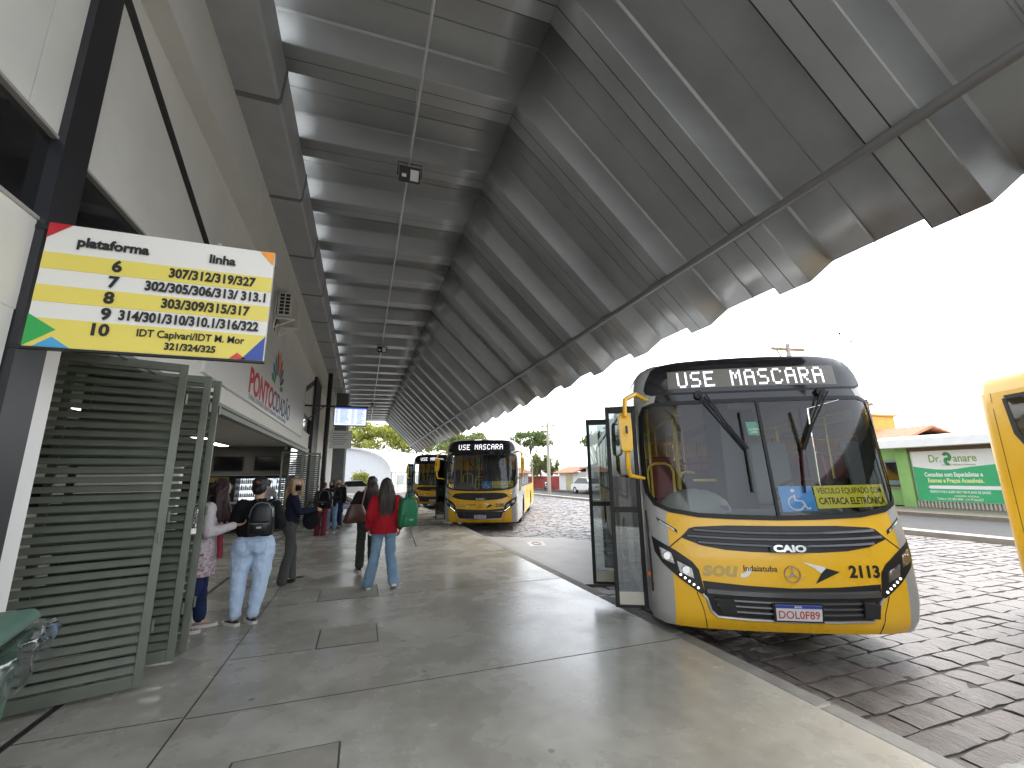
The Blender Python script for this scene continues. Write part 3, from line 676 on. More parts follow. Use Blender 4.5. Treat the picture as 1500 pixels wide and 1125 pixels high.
def build_bus(number,plate,label,loc,th,scale=1.,lit=True,bright_matrix=True,right_mirror=False):
    t=thing('city_bus',label,'bus',(loc[0],loc[1],0),-th,'yellow and grey city buses in the bays');t.scale=(1,1,scale)
    # front shell
    zs=[.1,.2,.35,.6,.9,1.2,1.6,2.0,2.4,2.6,2.7,2.76,2.8,2.84,2.87,2.895,2.92,2.937,2.95,2.96]
    outer=[(wz(z),z) for z in zs]+[(-wz(z),z) for z in zs[::-1]]
    ws=sym(WS);ex=[]
    for z in np.arange(.14,2.9,.07):
        for q in(.9,.93,.955,.975,.99): ex+=[(q*wz(z),z),(-q*wz(z),z)]
    b=MB();drape(b,outer,fs,[ws],0,0,.085,0,mif=lambda x,z:0 if abs(x)<1.05 and z<1.2-.02*0 else 1,lines=[[(1.05,.1),(1.05,1.2),(.75,1.165)],[(-1.05,.1),(-1.05,1.2),(-.75,1.165)]],extra=ex)
    # sides
    zf=[.1,.2,.35,.6,.9,1.2,1.6,2.0,2.4,2.6]
    front=[(S(wz(z),z),z) for z in zf]
    YE=LEN-.22;bottom=[(YE,.1)]+wheel_notch(7.9)[::-1]+wheel_notch(2.75)[::-1]
    outerS=[(LEN,2.6)]+front[::-1]
    outerS=front+[(YE,2.6),(YE,.3)]+bottom
    win=lambda y0:[(y0,1.28),(9.7,1.28),(10.15,1.6),(10.42,2.05),(10.5,2.5),(10.3,2.54),(y0,2.5)]
    door=[(.66,.36),(1.6,.36),(1.6,2.42),(.66,2.42)]
    exs=[]
    lv=lambda y,z:0 if (y>8.6 or (y>3.6 and z<1.2)) else 1
    drape(b,outerS,side(-1),[win(1.95),door],0,0,.16,mif=lv,extra=exs)
    drape(b,outerS,side(1),[win(1.95),[(.75,1.1),(1.75,1.1),(1.75,2.46),(.80,2.46)]],0,0,.16,mif=lv,extra=exs)
    for sg in(-1,1):
        k0=len(b.f);b.loft([[side(sg)(LEN-d,z,0) for z in zf] for d in(.22,.19,.15,.11,.075,.045,.02,.006,0)],0,cap=False,closed=False)
    # roof and rear
    sec=[(wz(z),z) for z in (2.6,2.7,2.76,2.8,2.84,2.87,2.895,2.92,2.937,2.95,2.96)];sec=sec+[(-x,z) for x,z in sec[::-1]]
    st=[None,1.6,3,5,7,9,LEN-.22,LEN-.1,LEN-.03,LEN]
    rows=[]
    for y in st: rows.append([Vector((x,S(x,z) if y is None else y,z)) if y is None or y<LEN-.21 else Vector((x*(1-.17*(1-math.sqrt(max(0,1-((y-LEN+.22)/.22)**2)))),y,z-.1*(1-math.sqrt(max(0,1-((y-LEN+.22)/.22)**2)))*max(0,(z-2.6)/.36))) for x,z in sec])
    k0=len(b.f);b.loft(rows,1,cap=False,closed=False)
    for j in range(k0,len(b.f)):
        if sum(b.v[i][1] for i in b.f[j])/len(b.f[j])>8.6: b.m[j]=0
    rr=[(sx_(LEN,z,0),z) for z in zf]+[(x*.83,z-.1*max(0,(z-2.6)/.36)) for x,z in sec]+[(-sx_(LEN,z,0),z) for z in zf[::-1]]
    b.add([(x,LEN,z) for x,z in rr],[tuple(range(len(rr)))],0)
    body=b.build('body',[m_yel,m_grey],t,smooth=True,ang=38)
    # lining and chassis inside the shell
    b=MB();b.box(-1.17,1.17,.62,LEN-.3,.66,.72);b.box(-1.17,1.17,1.8,LEN-.3,.3,.655)
    for sg in(-1,1): b.box(sg*1.2-.012,sg*1.2+.012,2.0,LEN-.3,.72,1.27)
    b.box(-1.08,1.08,.9,LEN-.3,2.62,2.66);b.build('floor_and_lining',m_inn,t)
    # side glazing
    for sg,y0 in((-1,1.95),(1,1.95)):
        edges=[y0,3.35,4.75,6.15,7.55,8.95]
        for a,c in zip(edges,edges[1:]):
            b=MB();drape(b,[(a+.04,1.24),(c-.04,1.24),(c-.04,2.53),(a+.04,2.53)],side(sg),(),.004,.004,.5);b.build('side_window',m_swg,t)
        b=MB();drape(b,[(8.99,1.24),(9.72,1.24),(10.19,1.58),(10.46,2.04),(10.54,2.53),(8.99,2.53)],side(sg),(),.004,.004,.3);b.build('side_window',m_swg,t)
        b=MB()
        for a in edges: drape(b,[(a-.05,1.26),(a+.05,1.26),(a+.05,2.52),(a-.05,2.52)],side(sg),(),.001,.011,.5)
        drape(b,[(y0,1.23),(9.7,1.23),(9.7,1.28),(y0,1.28)],side(sg),(),.009,.003,.6);drape(b,[(y0,2.49),(10.5,2.49),(10.52,2.54),(y0,2.54)],side(sg),(),.009,.003,.6)
        drape(b,[(9.7,1.23),(9.74,1.23),(10.22,1.58),(10.5,2.04),(10.55,2.5),(10.50,2.5),(10.42,2.05),(10.15,1.6),(9.7,1.28)],side(sg),(),.009,.003,.3)
        b.build('window_frame',m_rub,t)
    b=MB();drape(b,[(.75,1.1),(1.75,1.1),(1.75,2.46),(.80,2.46)],side(1),(),.004,.004,.5);b.build('driver_window',m_swg,t)
    b=MB();drape(b,[(10.70,.1),(10.708,.1),(10.708,2.6),(10.70,2.6)],side(-1),(),.001,.001,.3);b.build('panel_joint',m_rub,t)
    for y in (3.58,5.2,6.9):
        for sg in(-1,1): b=MB();drape(b,[(y,.12),(y+.008,.12),(y+.008,1.22),(y,1.22)],side(sg),(),.001,.001,.4);b.build('panel_joint',m_rub,t)
    # windscreen
    b=MB();drape(b,ringpoly(ws,.012),fs,(),.004,.0,.07);b.build('windscreen',m_wsg,t,smooth=True)
    fpatch('windscreen_gasket',ringpoly(ws,.022),m_rub,t,-.002,.014,.06,[ringpoly(ws,-.022)])
    b=MB();b.loft([[fs(x+a,z,d) for a,d in((-.02,.002),(-.015,.018),(.015,.018),(.02,.002))] for x,z in((0,1.155),(0,1.4),(0,1.7),(0,2.0),(0,2.2),(0,2.375))]);b.build('windscreen_divider',m_rub,t)
    # destination display
    led=sym([(0,2.872),(.75,2.86),(.95,2.84),(1.03,2.79),(1.10,2.66),(1.13,2.56),(1.12,2.525),(1.07,2.505),(.6,2.49),(0,2.487)])
    fpatch('display_surround',ringpoly(led,.022),m_rub,t,.001,.006,.07)
    dd=fpatch('destination_display',led,mat('display glass',(.014,.014,.015),.1,spec=.55),t,.0075,.003,.07)
    if bright_matrix:
        b=MB();drape(b,[(-.88,2.755),(.88,2.75),(.87,2.525),(-.89,2.545)],fs,(),.011,.0015,.08);b.build('dot_matrix',m_unlit,dd)
    b=MB();x=-.775
    pw,ph=.0215,.0265
    for ch in 'USE MASCARA':
        if ch==' ': x+=.14;continue
        for r,line in enumerate(FONT5[ch].split()):
            for c,v in enumerate(line):
                if v=='1':
                    xx=x+c*pw;zz=2.722-r*ph
                    p=[fs(xx+i,zz+j,.0135) for i,j in((-.0092,-.0112),(.0092,-.0112),(.0092,.0112),(-.0092,.0112))];b.add(p,[(0,1,2,3)])
        x+=.143
    if lit: b.build('lit_message',m_led,dd)
    fpatch('black_band',[(-1.03,2.478),(1.03,2.478),(1.06,2.385),(-1.06,2.385)],m_pane,t,.002,.003,.08)
    # grilles
    ug=sym([(0,1.075),(.5,1.078),(.80,1.062),(.86,1.045),(.945,.96),(.92,.945),(.76,.885),(.55,.85),(.3,.835),(0,.83)])
    fpatch('grille_recess',ug,m_black,t,.001,.003,.06)
    for i,(z,hw) in enumerate(((1.02,.83),(.962,.89),(.905,.80))):
        b=MB();n=21;b.loft([[fs(x,zz+dz,o) for dz,o in((.020,.004),(.016,.03),(-.002,.036),(-.012,.004))] for x,zz in((hw*(2*k/(n-1)-1),z+.025*(2*k/(n-1)-1)**2-.015) for k in range(n))]);b.build('grille_slat',m_slat,t,smooth=True,ang=30)
    b=MB();drape(b,[(-.15,.905),(.205,.905),(.195,.838),(-.15,.838)],fs,(),.03,.004,.1);bd_=b.build('badge_plate',m_black,t)
    b=MB();ftext(b,'CAIO',.082,.025,.872,bold=.05,sx=1.45,off=.035);b.build('badge_lettering',m_chrome,bd_)
    fpatch('hood_line',[(-1.06,.865),(-.94,.965),(-.935,.955),(-1.055,.855)],m_rub,t,.001,.002,.1);fpatch('hood_line',[(1.06,.865),(.94,.965),(.935,.955),(1.055,.855)],m_rub,t,.001,.002,.1)
    lg=sym([(0,.515),(.4,.53),(.79,.56),(.775,.42),(.735,.30),(.67,.245),(.4,.232),(0,.228)])
    fpatch('lower_grille_recess',lg,m_black,t,.001,.003,.06)
    for z,hw,hh,o in((.455,.765,.032,.03),(.385,.70,.012,.022),(.335,.68,.012,.022),(.285,.64,.012,.022)):
        b=MB();n=19;b.loft([[fs(x,z+.02*(x/.8)**2+dz,q) for dz,q in((hh,.004),(hh*.6,o),(-hh*.6,o+.004),(-hh,.004))] for x in(hw*(2*k/(n-1)-1) for k in range(n))]);b.build('lower_grille_slat',m_slat,t,smooth=True,ang=30)
    ch=[(-.80,.44),(-.765,.40),(-.735,.29),(-.68,.236),(-.4,.222),(0,.217),(.4,.222),(.68,.236),(.735,.29),(.765,.40),(.80,.44)]
    ftube('bright_trim',ch,.0135,mat('satin trim',(.6,.6,.59),.3,metal=.8),t,.004)
    for s in(-1,1):
        ftube('bumper_joint',[(s*.85,.45),(s*.80,.30),(s*.765,.105)],.004,m_rub,t,.0)
        fpatch('yellow_wedge',[(s*1.05,1.16),(s*1.06,1.16),(s*1.06,.86),(s*1.05,.86)],m_yel,t,.0012,.0006,.1)
        # headlights
        hp=[(s*x,z) for x,z in((1.215,.955),(1.17,.92),(1.0,.825),(.87,.735),(.815,.66),(.775,.42),(.84,.455),(1.0,.57),(1.14,.70),(1.2,.80))]
        h=fpatch('headlight',hp,m_black,t,.001,.007,.05)
        l1=[(s*x,z) for x,z in((1.16,.855),(1.055,.805),(1.03,.70),(1.14,.745))];l2=[(s*x,z) for x,z in((1.01,.735),(.88,.67),(.865,.575),(.99,.63))]
        for q in(l1,l2): fpatch('reflector',q,m_hl,h,.0085,.004,.05)
        for q in(l1,l2):
            cx=sum(p[0] for p in q)/4;cz=sum(p[1] for p in q)/4;b=MB();p=fs(cx,cz,.012);b.tube([p,p-Vector((0,.014,0))],[.04,.036],14);b.build('bulb_ring',m_chrome,h)
        b=MB()
        for k in range(5):
            p=fs(s*(.985-.037*k),.605-.028*k,.012);b.ell(p,(.011,.004,.011),seg=8,rings=5)
        b.build('daylight_led',mat('lit daylight led',(1,.98,.94),.3,emit=.8),h)
        d=fpatch('upper_lamp',[(s*1.16,1.145),(s*.975,1.03),(s*.972,.995),(s*1.14,1.105)],m_black,t,.001,.005,.05)
        fpatch('lamp_strip',[(s*1.135,1.118),(s*1.0,1.034),(s*.998,1.016),(s*1.128,1.098)],m_hl,d,.0065,.003,.05)
        # fog lamp pockets
    fpatch('fog_lamp',[(-.70,.415),(-.53,.41),(-.505,.265),(-.64,.27)],m_dark,t,.005,.022,.1)
    b=MB();drape(b,[(.59,.415),(.735,.39),(.72,.265),(.59,.275)],fs,(),.004,.05,.1);b.build('radar_box',m_dark,t,bevel=.006)
    # number plate
    p=fpatch('number_plate',[(-.20,.39),(.24,.39),(.235,.222),(-.195,.222)],m_black,t,.03,.01,.1)
    fpatch('plate_face',[(-.175,.377),(.225,.377),(.22,.237),(-.172,.237)],mat('plate white',(.62,.62,.62),.4),p,.0405,.002,.1);fpatch('plate_band',[(-.174,.376),(.224,.376),(.224,.347),(-.174,.347)],mat('plate blue',(.03,.06,.33),.4),p,.043,.001,.1)
    b=MB();ftext(b,plate,.098,.022,.286,bold=.012,sx=.92,off=.0432);b.build('plate_lettering',mat('plate red',(.42,.06,.04),.5),p)
    b=MB();ftext(b,'BRASIL',.022,.02,.361,bold=.02,off=.0445);b.build('plate_country',m_white,p)
    # livery
    b=MB();ftext(b,'sou',.2,-.63,.67,bold=.03,sx=1.1,off=.003,shear=.2);b.build('livery_lettering',mat('faded livery grey',(.50,.37,.13) if number=='2113' else (.03,.03,.03),.5),t)
    b=MB();q=[(-.42+.085*math.cos(a),.70+.10*math.sin(a)) for a in np.linspace(-1.9,-.1,9)];q2=[(-.42+.045*math.cos(a),.70+.06*math.sin(a)) for a in np.linspace(-1.9,-.1,9)];drape(b,q+q2[::-1],fs,(),.0035,.001,.04);b.build('livery_swoosh',m_white,t)
    b=MB();ftext(b,'Indaiatuba',.075,-.26,.685,bold=.015,sx=1.0,off=.003);b.build('town_lettering',mat('livery dark',(.05,.045,.03),.5),t)
    b=MB();n=28;b.loft([[fs(.02+(.068+r_*math.cos(u))*math.cos(2*math.pi*k/n),.642+(.072+r_*math.cos(u))*math.sin(2*math.pi*k/n),.012+r_*math.sin(u)) for u in np.linspace(0,2*math.pi,6,endpoint=False)] for k in list(range(n))+[0] for r_ in(.0055,)],cap=False)
    for a in(90,210,330):
        c=math.cos(R(a));s_=math.sin(R(a));q=[(.02+.068*c,.642+.072*s_),(.02-.011*s_,.642+.011*c),(.02+.011*s_,.642-.011*c)];b.add([fs(x,z,.016) for x,z in q]+[fs(x,z,.006) for x,z in q],[(0,1,2),(0,1,4,3),(0,3,5,2),(1,2,5,4)])
    b.build('star_ring_emblem',m_chrome,t,smooth=True,ang=40)
    b=MB();drape(b,[(.12,.755),(.31,.712),(.335,.695),(.275,.655),(.22,.70)],fs,(),.003,.001,.05);b.build('white_arrow',m_white,t)
    b=MB();drape(b,[(.325,.70),(.445,.667),(.215,.56),(.28,.655)],fs,(),.003,.001,.05);b.build('black_arrow',m_text,t)
    b=MB();ftext(b,number,.145,.665,.665,bold=.04,sx=.97,off=.003);b.build('fleet_number',m_text,t)
    # wipers
    def wp(pts,r,off): 
        b_=MB();b_.tube([fs(x,z,off+k*.0) for k,(x,z) in enumerate(pts)],r,6);return b_
    for piv,el,b0,b1 in(((-.59,2.455),(-.20,1.84),(-.20,2.24),(-.205,1.40)),((.66,2.44),(.34,1.82),(.31,2.22),(.285,1.39))):
        a=MB();p=fs(*piv,.02);a.tube([p+Vector((0,.03,0)),p-Vector((0,.03,0))],.045,12);a=a.build('wiper',m_rub,t)
        for dx in(0,.07): wp([(piv[0]+dx,piv[1]),(el[0]+dx*.3+(piv[0]-el[0])*.4,el[1]+(piv[1]-el[1])*.4),(el[0]+dx*.3,el[1])],.010,.05).build('wiper_arm',m_rub,a)
        wp([b0,el,b1],.011,.025).build('wiper_blade',m_rub,a)
    # stickers behind the windscreen
    def inner(name,poly,m,par,off=-.02): b_=MB();drape(b_,poly,fs,(),off,.001,.1);return b_.build(name,m,par)
    s=inner('access_sticker',[(.055,1.455),(.375,1.455),(.385,1.215),(.06,1.205)],m_blue,t)
    b=MB();cx,cz=.21,1.31
    b.tube([fs(cx+.075*math.cos(a)-.01,cz-.02+.068*math.sin(a),-.0165) for a in np.linspace(1.9,5.9,14)],.009,5);b.tube([fs(x,z,-.0165) for x,z in((cx-.02,cz+.06),(cx-.015,cz+.005),(cx+.05,cz),(cx+.085,cz-.075),(cx+.115,cz-.07))],.012,5);b.ell(fs(cx-.025,cz+.1,-.0165),(.02,.006,.02));b.build('wheelchair_symbol',m_white,s)
    s=inner('fare_notice',[(.39,1.455),(1.09,1.465),(1.10,1.255),(.395,1.235)],m_stick,t)
    b=MB();ftext(b,'VEÍCULO EQUIPADO COM',.082,.742,1.405,bold=.006,sx=.66,off=-.0185);ftext(b,'CATRACA ELETRÔNICA',.092,.748,1.305,bold=.022,sx=.66,off=-.0185);b.build('notice_lettering',m_text,s)
    s=inner('small_sticker',[(-.14,2.135),(0,2.13),(0,1.985),(-.13,1.99)],m_green,t)
    b=MB();ftext(b,'ACESSO\nLIVRE',.03,-.068,2.035,bold=.02,sx=.9,off=-.0185);b.build('sticker_lettering',m_white,s)
    # open front doors
    def leaf(y,x0,x1,zb,zt):
        d=MB();f=.045
        d.box(x0,x0+f,y-.02,y+.02,zb,zt);d.box(x1-f,x1,y-.02,y+.02,zb,zt);d.box(x0+f,x1-f,y-.019,y+.019,zt-.08,zt);d.box(x0+f,x1-f,y-.019,y+.019,1.17,1.23);d.box(x0+f,x1-f,y-.019,y+.019,zb,zb+.03)
        o=d.build('door',m_rub,t,bevel=.006);MB().box(x0+f,x1-f,y-.003,y+.003,zb+.16,zt-.08).build('door_glass',m_doorg,o);MB().box(x0+f,x1-f,y-.012,y+.012,zb+.03,zb+.16).build('kick_panel',mat('kick panel cream',(.5,.48,.40),.5),o)
        return o
    leaf(.50,-1.61,-1.26,.17,2.39);leaf(1.52,-1.82,-1.42,.17,2.37)
    b=MB();b.box(-1.2,-.7,.66,1.58,.30,.34);b.box(-1.2,-.95,.66,1.58,.34,.36);b.build('door_step',m_dark,t)
    ftube('door_post',[(-1.235,.4),(-1.235,1.2)],.012,m_rub,t,.0)
    b=MB();p=fs(-1.235,.56,.0);b.ell(p+Vector((-.02,.03,0)),(.022,.03,.03));b.build('side_marker',mat('amber lens',(.7,.18,.02),.3),t)
    def mirror(sg):
        b_=MB();b_.loft([[(sg*(1.44+.68*sx*a),-.06+.02*k+sy*.0+yy,z) for sx,yy in((-1,-.05),(1,-.05),(1.05,.03),(.8,.075),(-.8,.075),(-1.05,.03))] for k,(z,a) in enumerate(((1.83,.06),(1.86,.085),(2.0,.095),(2.15,.095),(2.22,.085),(2.245,.06)))]);m_=b_.build('mirror',m_yel,t,smooth=True,ang=50)
        b_=MB();b_.tube([(sg*1.14,.38,2.44),(sg*1.3,.1,2.46),(sg*1.43,-.05,2.38),(sg*1.44,-.06,2.2)],[.026,.028,.026,.022],8);m2_=b_.build('mirror_arm',m_yel,m_,smooth=True);b_=MB();b_.tube([(sg*1.44,-.06,1.86),(sg*1.44,-.06,1.66),(sg*1.42,.0,1.58),(sg*1.25,.2,1.55)],[.024,.027,.022,.016],8);b_.build('mirror_arm',m_yel,m_,smooth=True)
        b_=MB();b_.box(sg*1.44-.012,sg*1.44+.012,-.135,-.128,2.01,2.09);b_.build('mirror_clip',m_black,m_)
        b_=MB();b_.box(sg*1.44-.05,sg*1.44+.05,.096,.1,1.88,2.2);b_.build('mirror_glass',m_chrome,m_)
    mirror(-1)
    if right_mirror: mirror(1)
    # inside
    b=MB();b.loft([[(x,y,z) for x,y,z in ((-1.08,.48,z0),(1.08,.48,z0),(1.12,.95,z1),(-1.12,.95,z1))] for z0,z1 in((.75,.75),(1.12,1.16),(1.14,1.17))])
    b.ell((-.62,.78,1.14),(.42,.26,.28));b.ell((.62,.80,1.12),(.36,.22,.2));b.build('dashboard',m_dash,t,smooth=True,ang=60)
    b=MB();b.loft([[Vector((.62,1.0,1.38))+Matrix.Rotation(R(-35),3,'X')@Vector(((.23+.017*math.cos(u))*math.cos(a),(.23+.017*math.cos(u))*math.sin(a),.017*math.sin(u))) for u in np.linspace(0,6.283,7)[:-1]] for a in np.linspace(0,6.2832,25)],cap=False)
    b.tube([(.62,1.0,1.38),(.62,.86,1.15)],.03,8);b.tube([(.4,1.0,1.38),(.84,1.0,1.38)],.014,6);b.build('steering_wheel',m_rub,t,smooth=True)
    def seat(x,y,z,mm,big=1.,name='seat'):
        b_=MB();b_.loft([[(x-.21*big,y-.22,z+.36),(x+.21*big,y-.22,z+.36),(x+.21*big,y+.2,z+.36),(x-.21*big,y+.2,z+.36)],[(x-.22*big,y-.24,z+.45),(x+.22*big,y-.24,z+.45),(x+.22*big,y+.2,z+.44),(x-.22*big,y+.2,z+.44)]])
        b_.loft([[(x-.21*big,y+.17+.12*k,z+.46+.72*k*big),(x+.21*big,y+.17+.12*k,z+.46+.72*k*big),(x+.21*big,y+.25+.12*k,z+.46+.72*k*big),(x-.21*big,y+.25+.12*k,z+.46+.72*k*big)] for k in(0,.5,.9,1)]);b_.box(x-.05,x+.05,y-.05,y+.05,z,z+.36)
        return b_.build(name,mm,t,bevel=.03)
    seat(.66,1.45,.72,m_seat,1.15,'driver_seat')
    for y in(3.3,4.2,5.1,6.0,6.9,7.8,8.7):
        for x in(-.9,-.45,.45,.9): seat(x,y,.72,m_seatr if abs(x)<.6 else m_seat)
    b=MB();b.box(-.10,.02,1.2,1.9,.72,2.6);b.box(.02,1.1,1.9,1.94,.72,1.5);b.box(.02,.6,1.9,1.94,1.5,2.5);b.build('driver_screen',m_black,t)
    rails=[[(-1.0,1.75,.72),(-1.0,1.75,2.62)],[(-.85,2.2,.72),(-.85,2.2,2.62)],[(-.42,2.3,.72),(-.42,2.3,2.62)],[(-.30,3.0,.72),(-.30,3.0,2.62)],[(.30,3.2,.72),(.30,3.2,2.62)],[(-.30,4.8,.72),(-.30,4.8,2.62)],[(.30,5.0,.72),(.30,5.0,2.62)],[(-.3,6.6,.72),(-.3,6.6,2.62)],[(.3,6.8,.72),(.3,6.8,2.62)],
        [(-.95,1.9,.72),(-.95,1.9,1.62),(-.92,1.9,1.70),(-.84,1.9,1.74),(-.7,1.9,1.74),(-.62,1.9,1.70),(-.59,1.9,1.62),(-.59,1.9,.72)],[(-.40,1.6,1.50),(-.1,1.6,1.50),(0,1.6,1.46),(.04,1.6,1.38),(.04,1.6,.72)],[(-.40,1.6,1.32),(-.2,1.6,1.32),(-.12,1.6,1.26),(-.12,1.6,.72)],[(-.5,2.0,.72),(-.5,2.0,1.5),(-.46,2.0,1.6),(-.38,2.05,1.62),(-.25,2.1,1.6)],
        [(-.35,2.2,2.5),(-.35,9.5,2.5)],[(.35,2.2,2.5),(.35,9.5,2.5)]]
    for q in rails: b=MB();b.tube(q,.018,8);b.build('handrail',m_rail,t,smooth=True)
    b=MB();b.box(-.3,.35,2.55,2.75,.72,1.65);b.tube([(-.34,2.5,1.75),(.4,2.5,1.75)],.02,8);b.tube([(0,2.5,1.2),(-.45,2.45,1.35)],.018,8);b.tube([(0,2.5,1.2),(-.42,2.45,1.0)],.018,8);b.build('turnstile',m_black,t)
    b=MB()
    for x,z in((-.55,1.25),(-.35,1.21),(.4,1.25)): b.obox((x,.62,z),.1,.06,.05,(0,0,.3))
    b.build('dashboard_clutter',mat('clutter violet',(.12,.07,.2),.5),t)
    # running gear
    for y in(2.75,7.9):
        for sg in(-1,1):
            c=Vector((sg*1.06,y,.33))
            b=MB();prof=[(.27,-.14),(.43,-.14),(.475,-.11),(.48,0),(.475,.11),(.43,.14),(.27,.14)]
            b.loft([[c+Vector((sg*o_,r_*math.cos(a),r_*math.sin(a))) for r_,o_ in prof] for a in np.linspace(0,2*math.pi,33)],cap=False);wl=b.build('wheel',m_rub,t,smooth=True,ang=40)
            b=MB();b.loft([[c+Vector((sg*o_,r_*math.cos(a),r_*math.sin(a))) for a in np.linspace(0,2*math.pi,25)[:-1]] for r_,o_ in((.275,.13),(.25,.09),(.17,.05),(.14,.1),(.06,.12))]);b.build('rim',m_galv,wl,smooth=True,ang=30)
            b=MB();b.loft([[c+Vector((sg*o_,.565*math.cos(a),.03+.565*math.sin(a))) for a in np.linspace(-.25,math.pi+.25,16)] for o_ in(-.3,.18)],cap=False,closed=False);b.build('wheel_arch',m_rub,t)
    b=MB();b.box(-1.1,1.1,.5,LEN-.3,.22,.29);b.build('underbody',m_rub,t)
    # roof hatch pods
    b=MB();b.loft([[(-.5*a,2.6+.3*(1-a),z),(.5*a,2.6+.3*(1-a),z),(.5*a,3.8-.3*(1-a),z),(-.5*a,3.8-.3*(1-a),z)] for z,a in((2.93,1),(3.02,.98),(3.05,.85))]);b.build('roof_hatch',m_grey,t)
    return t
def place(src,label,loc,th,scale,number=None,plate=None):
    c=copy_tree(src);c.location=(loc[0],loc[1],0);c.rotation_euler=(0,0,-th);c.scale=(1,1,scale);c['label']=label
    return c
bus=build_bus('2113','DOL0F89','nearest yellow and grey bus, number 2113, with open folding door at the kerb',(3.921,3.279),R(27.5))
bus2=build_bus('2105','FJD7G41','middle bus number 2105 with dark display glass, parked behind the nearest bus',(3.70,14.1),R(24.5),.97,bright_matrix=False,right_mirror=True)
bus3=place(bus2,'farthest bus, half hidden to the left behind bus number 2105',(3.75,24.6),R(22),.97)
bus0=place(bus,'bus at the right edge of the picture showing only its plain yellow tail',(4.13,-6.8),R(27.5),1.0)
b=MB();text_mb(b,'IAS',.17,(-1.232,9.95,1.98),(0,-1,0),(0,0,1),bold=.03,depth=.002);b.box(-1.236,-1.232,9.5,10.3,2.12,2.13);b.build('window_lettering',m_white,bus0)
# ------------------------------------------------------------------ people
def remesh(mb,name,m,parent,vox=.011,it=6,fold=0.,fscale=(9,9,3),seed=0.,fn=None):
    me=mb.mesh('tmp',[],fix=True);o=bpy.data.objects.new('tmp',me);COL.objects.link(o)
    r=o.modifiers.new('r','REMESH');r.mode='VOXEL';r.voxel_size=vox;r.use_smooth_shade=True
    if it: s=o.modifiers.new('s','SMOOTH');s.iterations=it;s.factor=.5
    dg=bpy.context.evaluated_depsgraph_get();nm=bpy.data.meshes.new_from_object(o.evaluated_get(dg));bpy.data.objects.remove(o);bpy.data.meshes.remove(me)
    if fold or fn:
        ns=[v.normal.copy() for v in nm.vertices]
        for v,n_ in zip(nm.vertices,ns):
            c=v.co
            if fold:
                q=Vector((c.x*fscale[0]+seed,c.y*fscale[1],c.z*fscale[2]+seed));a=noise.noise(q)+.6*noise.noise(q*2.3)+.35*noise.noise(q*4.7);v.co=c+n_*fold*a
            if fn: v.co=fn(v.co)
    nm.materials.clear();nm.materials.append(m);nm.polygons.foreach_set('use_smooth',[True]*len(nm.polygons))
    ob=bpy.data.objects.new(name,nm);COL.objects.link(ob);ob.parent=parent;return ob
def hairmat(name,c):
    return mat(name,c,.42,var=.5,vscale=14,stretch=(6,6,.5),bump=.35,bscale=60)
m_hdark=hairmat('black hair',(.012,.010,.010));m_hbrown=hairmat('brown hair',(.028,.016,.012));m_hred=hairmat('dark red brown hair',(.032,.012,.012));m_hblond=hairmat('blond hair',(.36,.25,.13))
def fab(name,c,var=.12,vs=5,bump=.2,bs=180,rough=.85,**k): return mat(name,c,rough,var=var,vscale=vs,bump=bump,bscale=bs,spec=.2,**k)
def hand(mb,wr,d,up,sd,curl=.5,k=1.):
    """palm and five bent fingers from the wrist along d; up = back of hand, sd = thumb side"""
    d=Vector(d).normalized();up=Vector(up);up=(up-d*up.dot(d)).normalized();s=d.cross(up)*sd;w_=Vector(wr)
    m=Matrix((s,d,up)).transposed();mb.ell(w_+d*.045*k,(.036*k,.052*k,.016*k),m)
    for i,(o_,l) in enumerate(((.026,.068),(.009,.076),(-.009,.07),(-.026,.055))):
        a=w_+d*.085*k+s*o_*k;c=curl*(.9+.08*i);p1=a+(d*math.cos(c*.5)-up*math.sin(c*.5))*l*.5*k;p2=p1+(d*math.cos(c*1.3)-up*math.sin(c*1.3))*l*.5*k
        mb.chain([a,p1,p2],[.0092*k,.0085*k,.0075*k],8)
    a=w_+d*.02*k+s*.03*k;p1=a+(s*.75+d*.6-up*.25).normalized()*.035*k;p2=p1+(d*.9+s*.2-up*.3).normalized()*.032*k;mb.chain([a,p1,p2],[.0125*k,.0105*k,.0085*k],8)
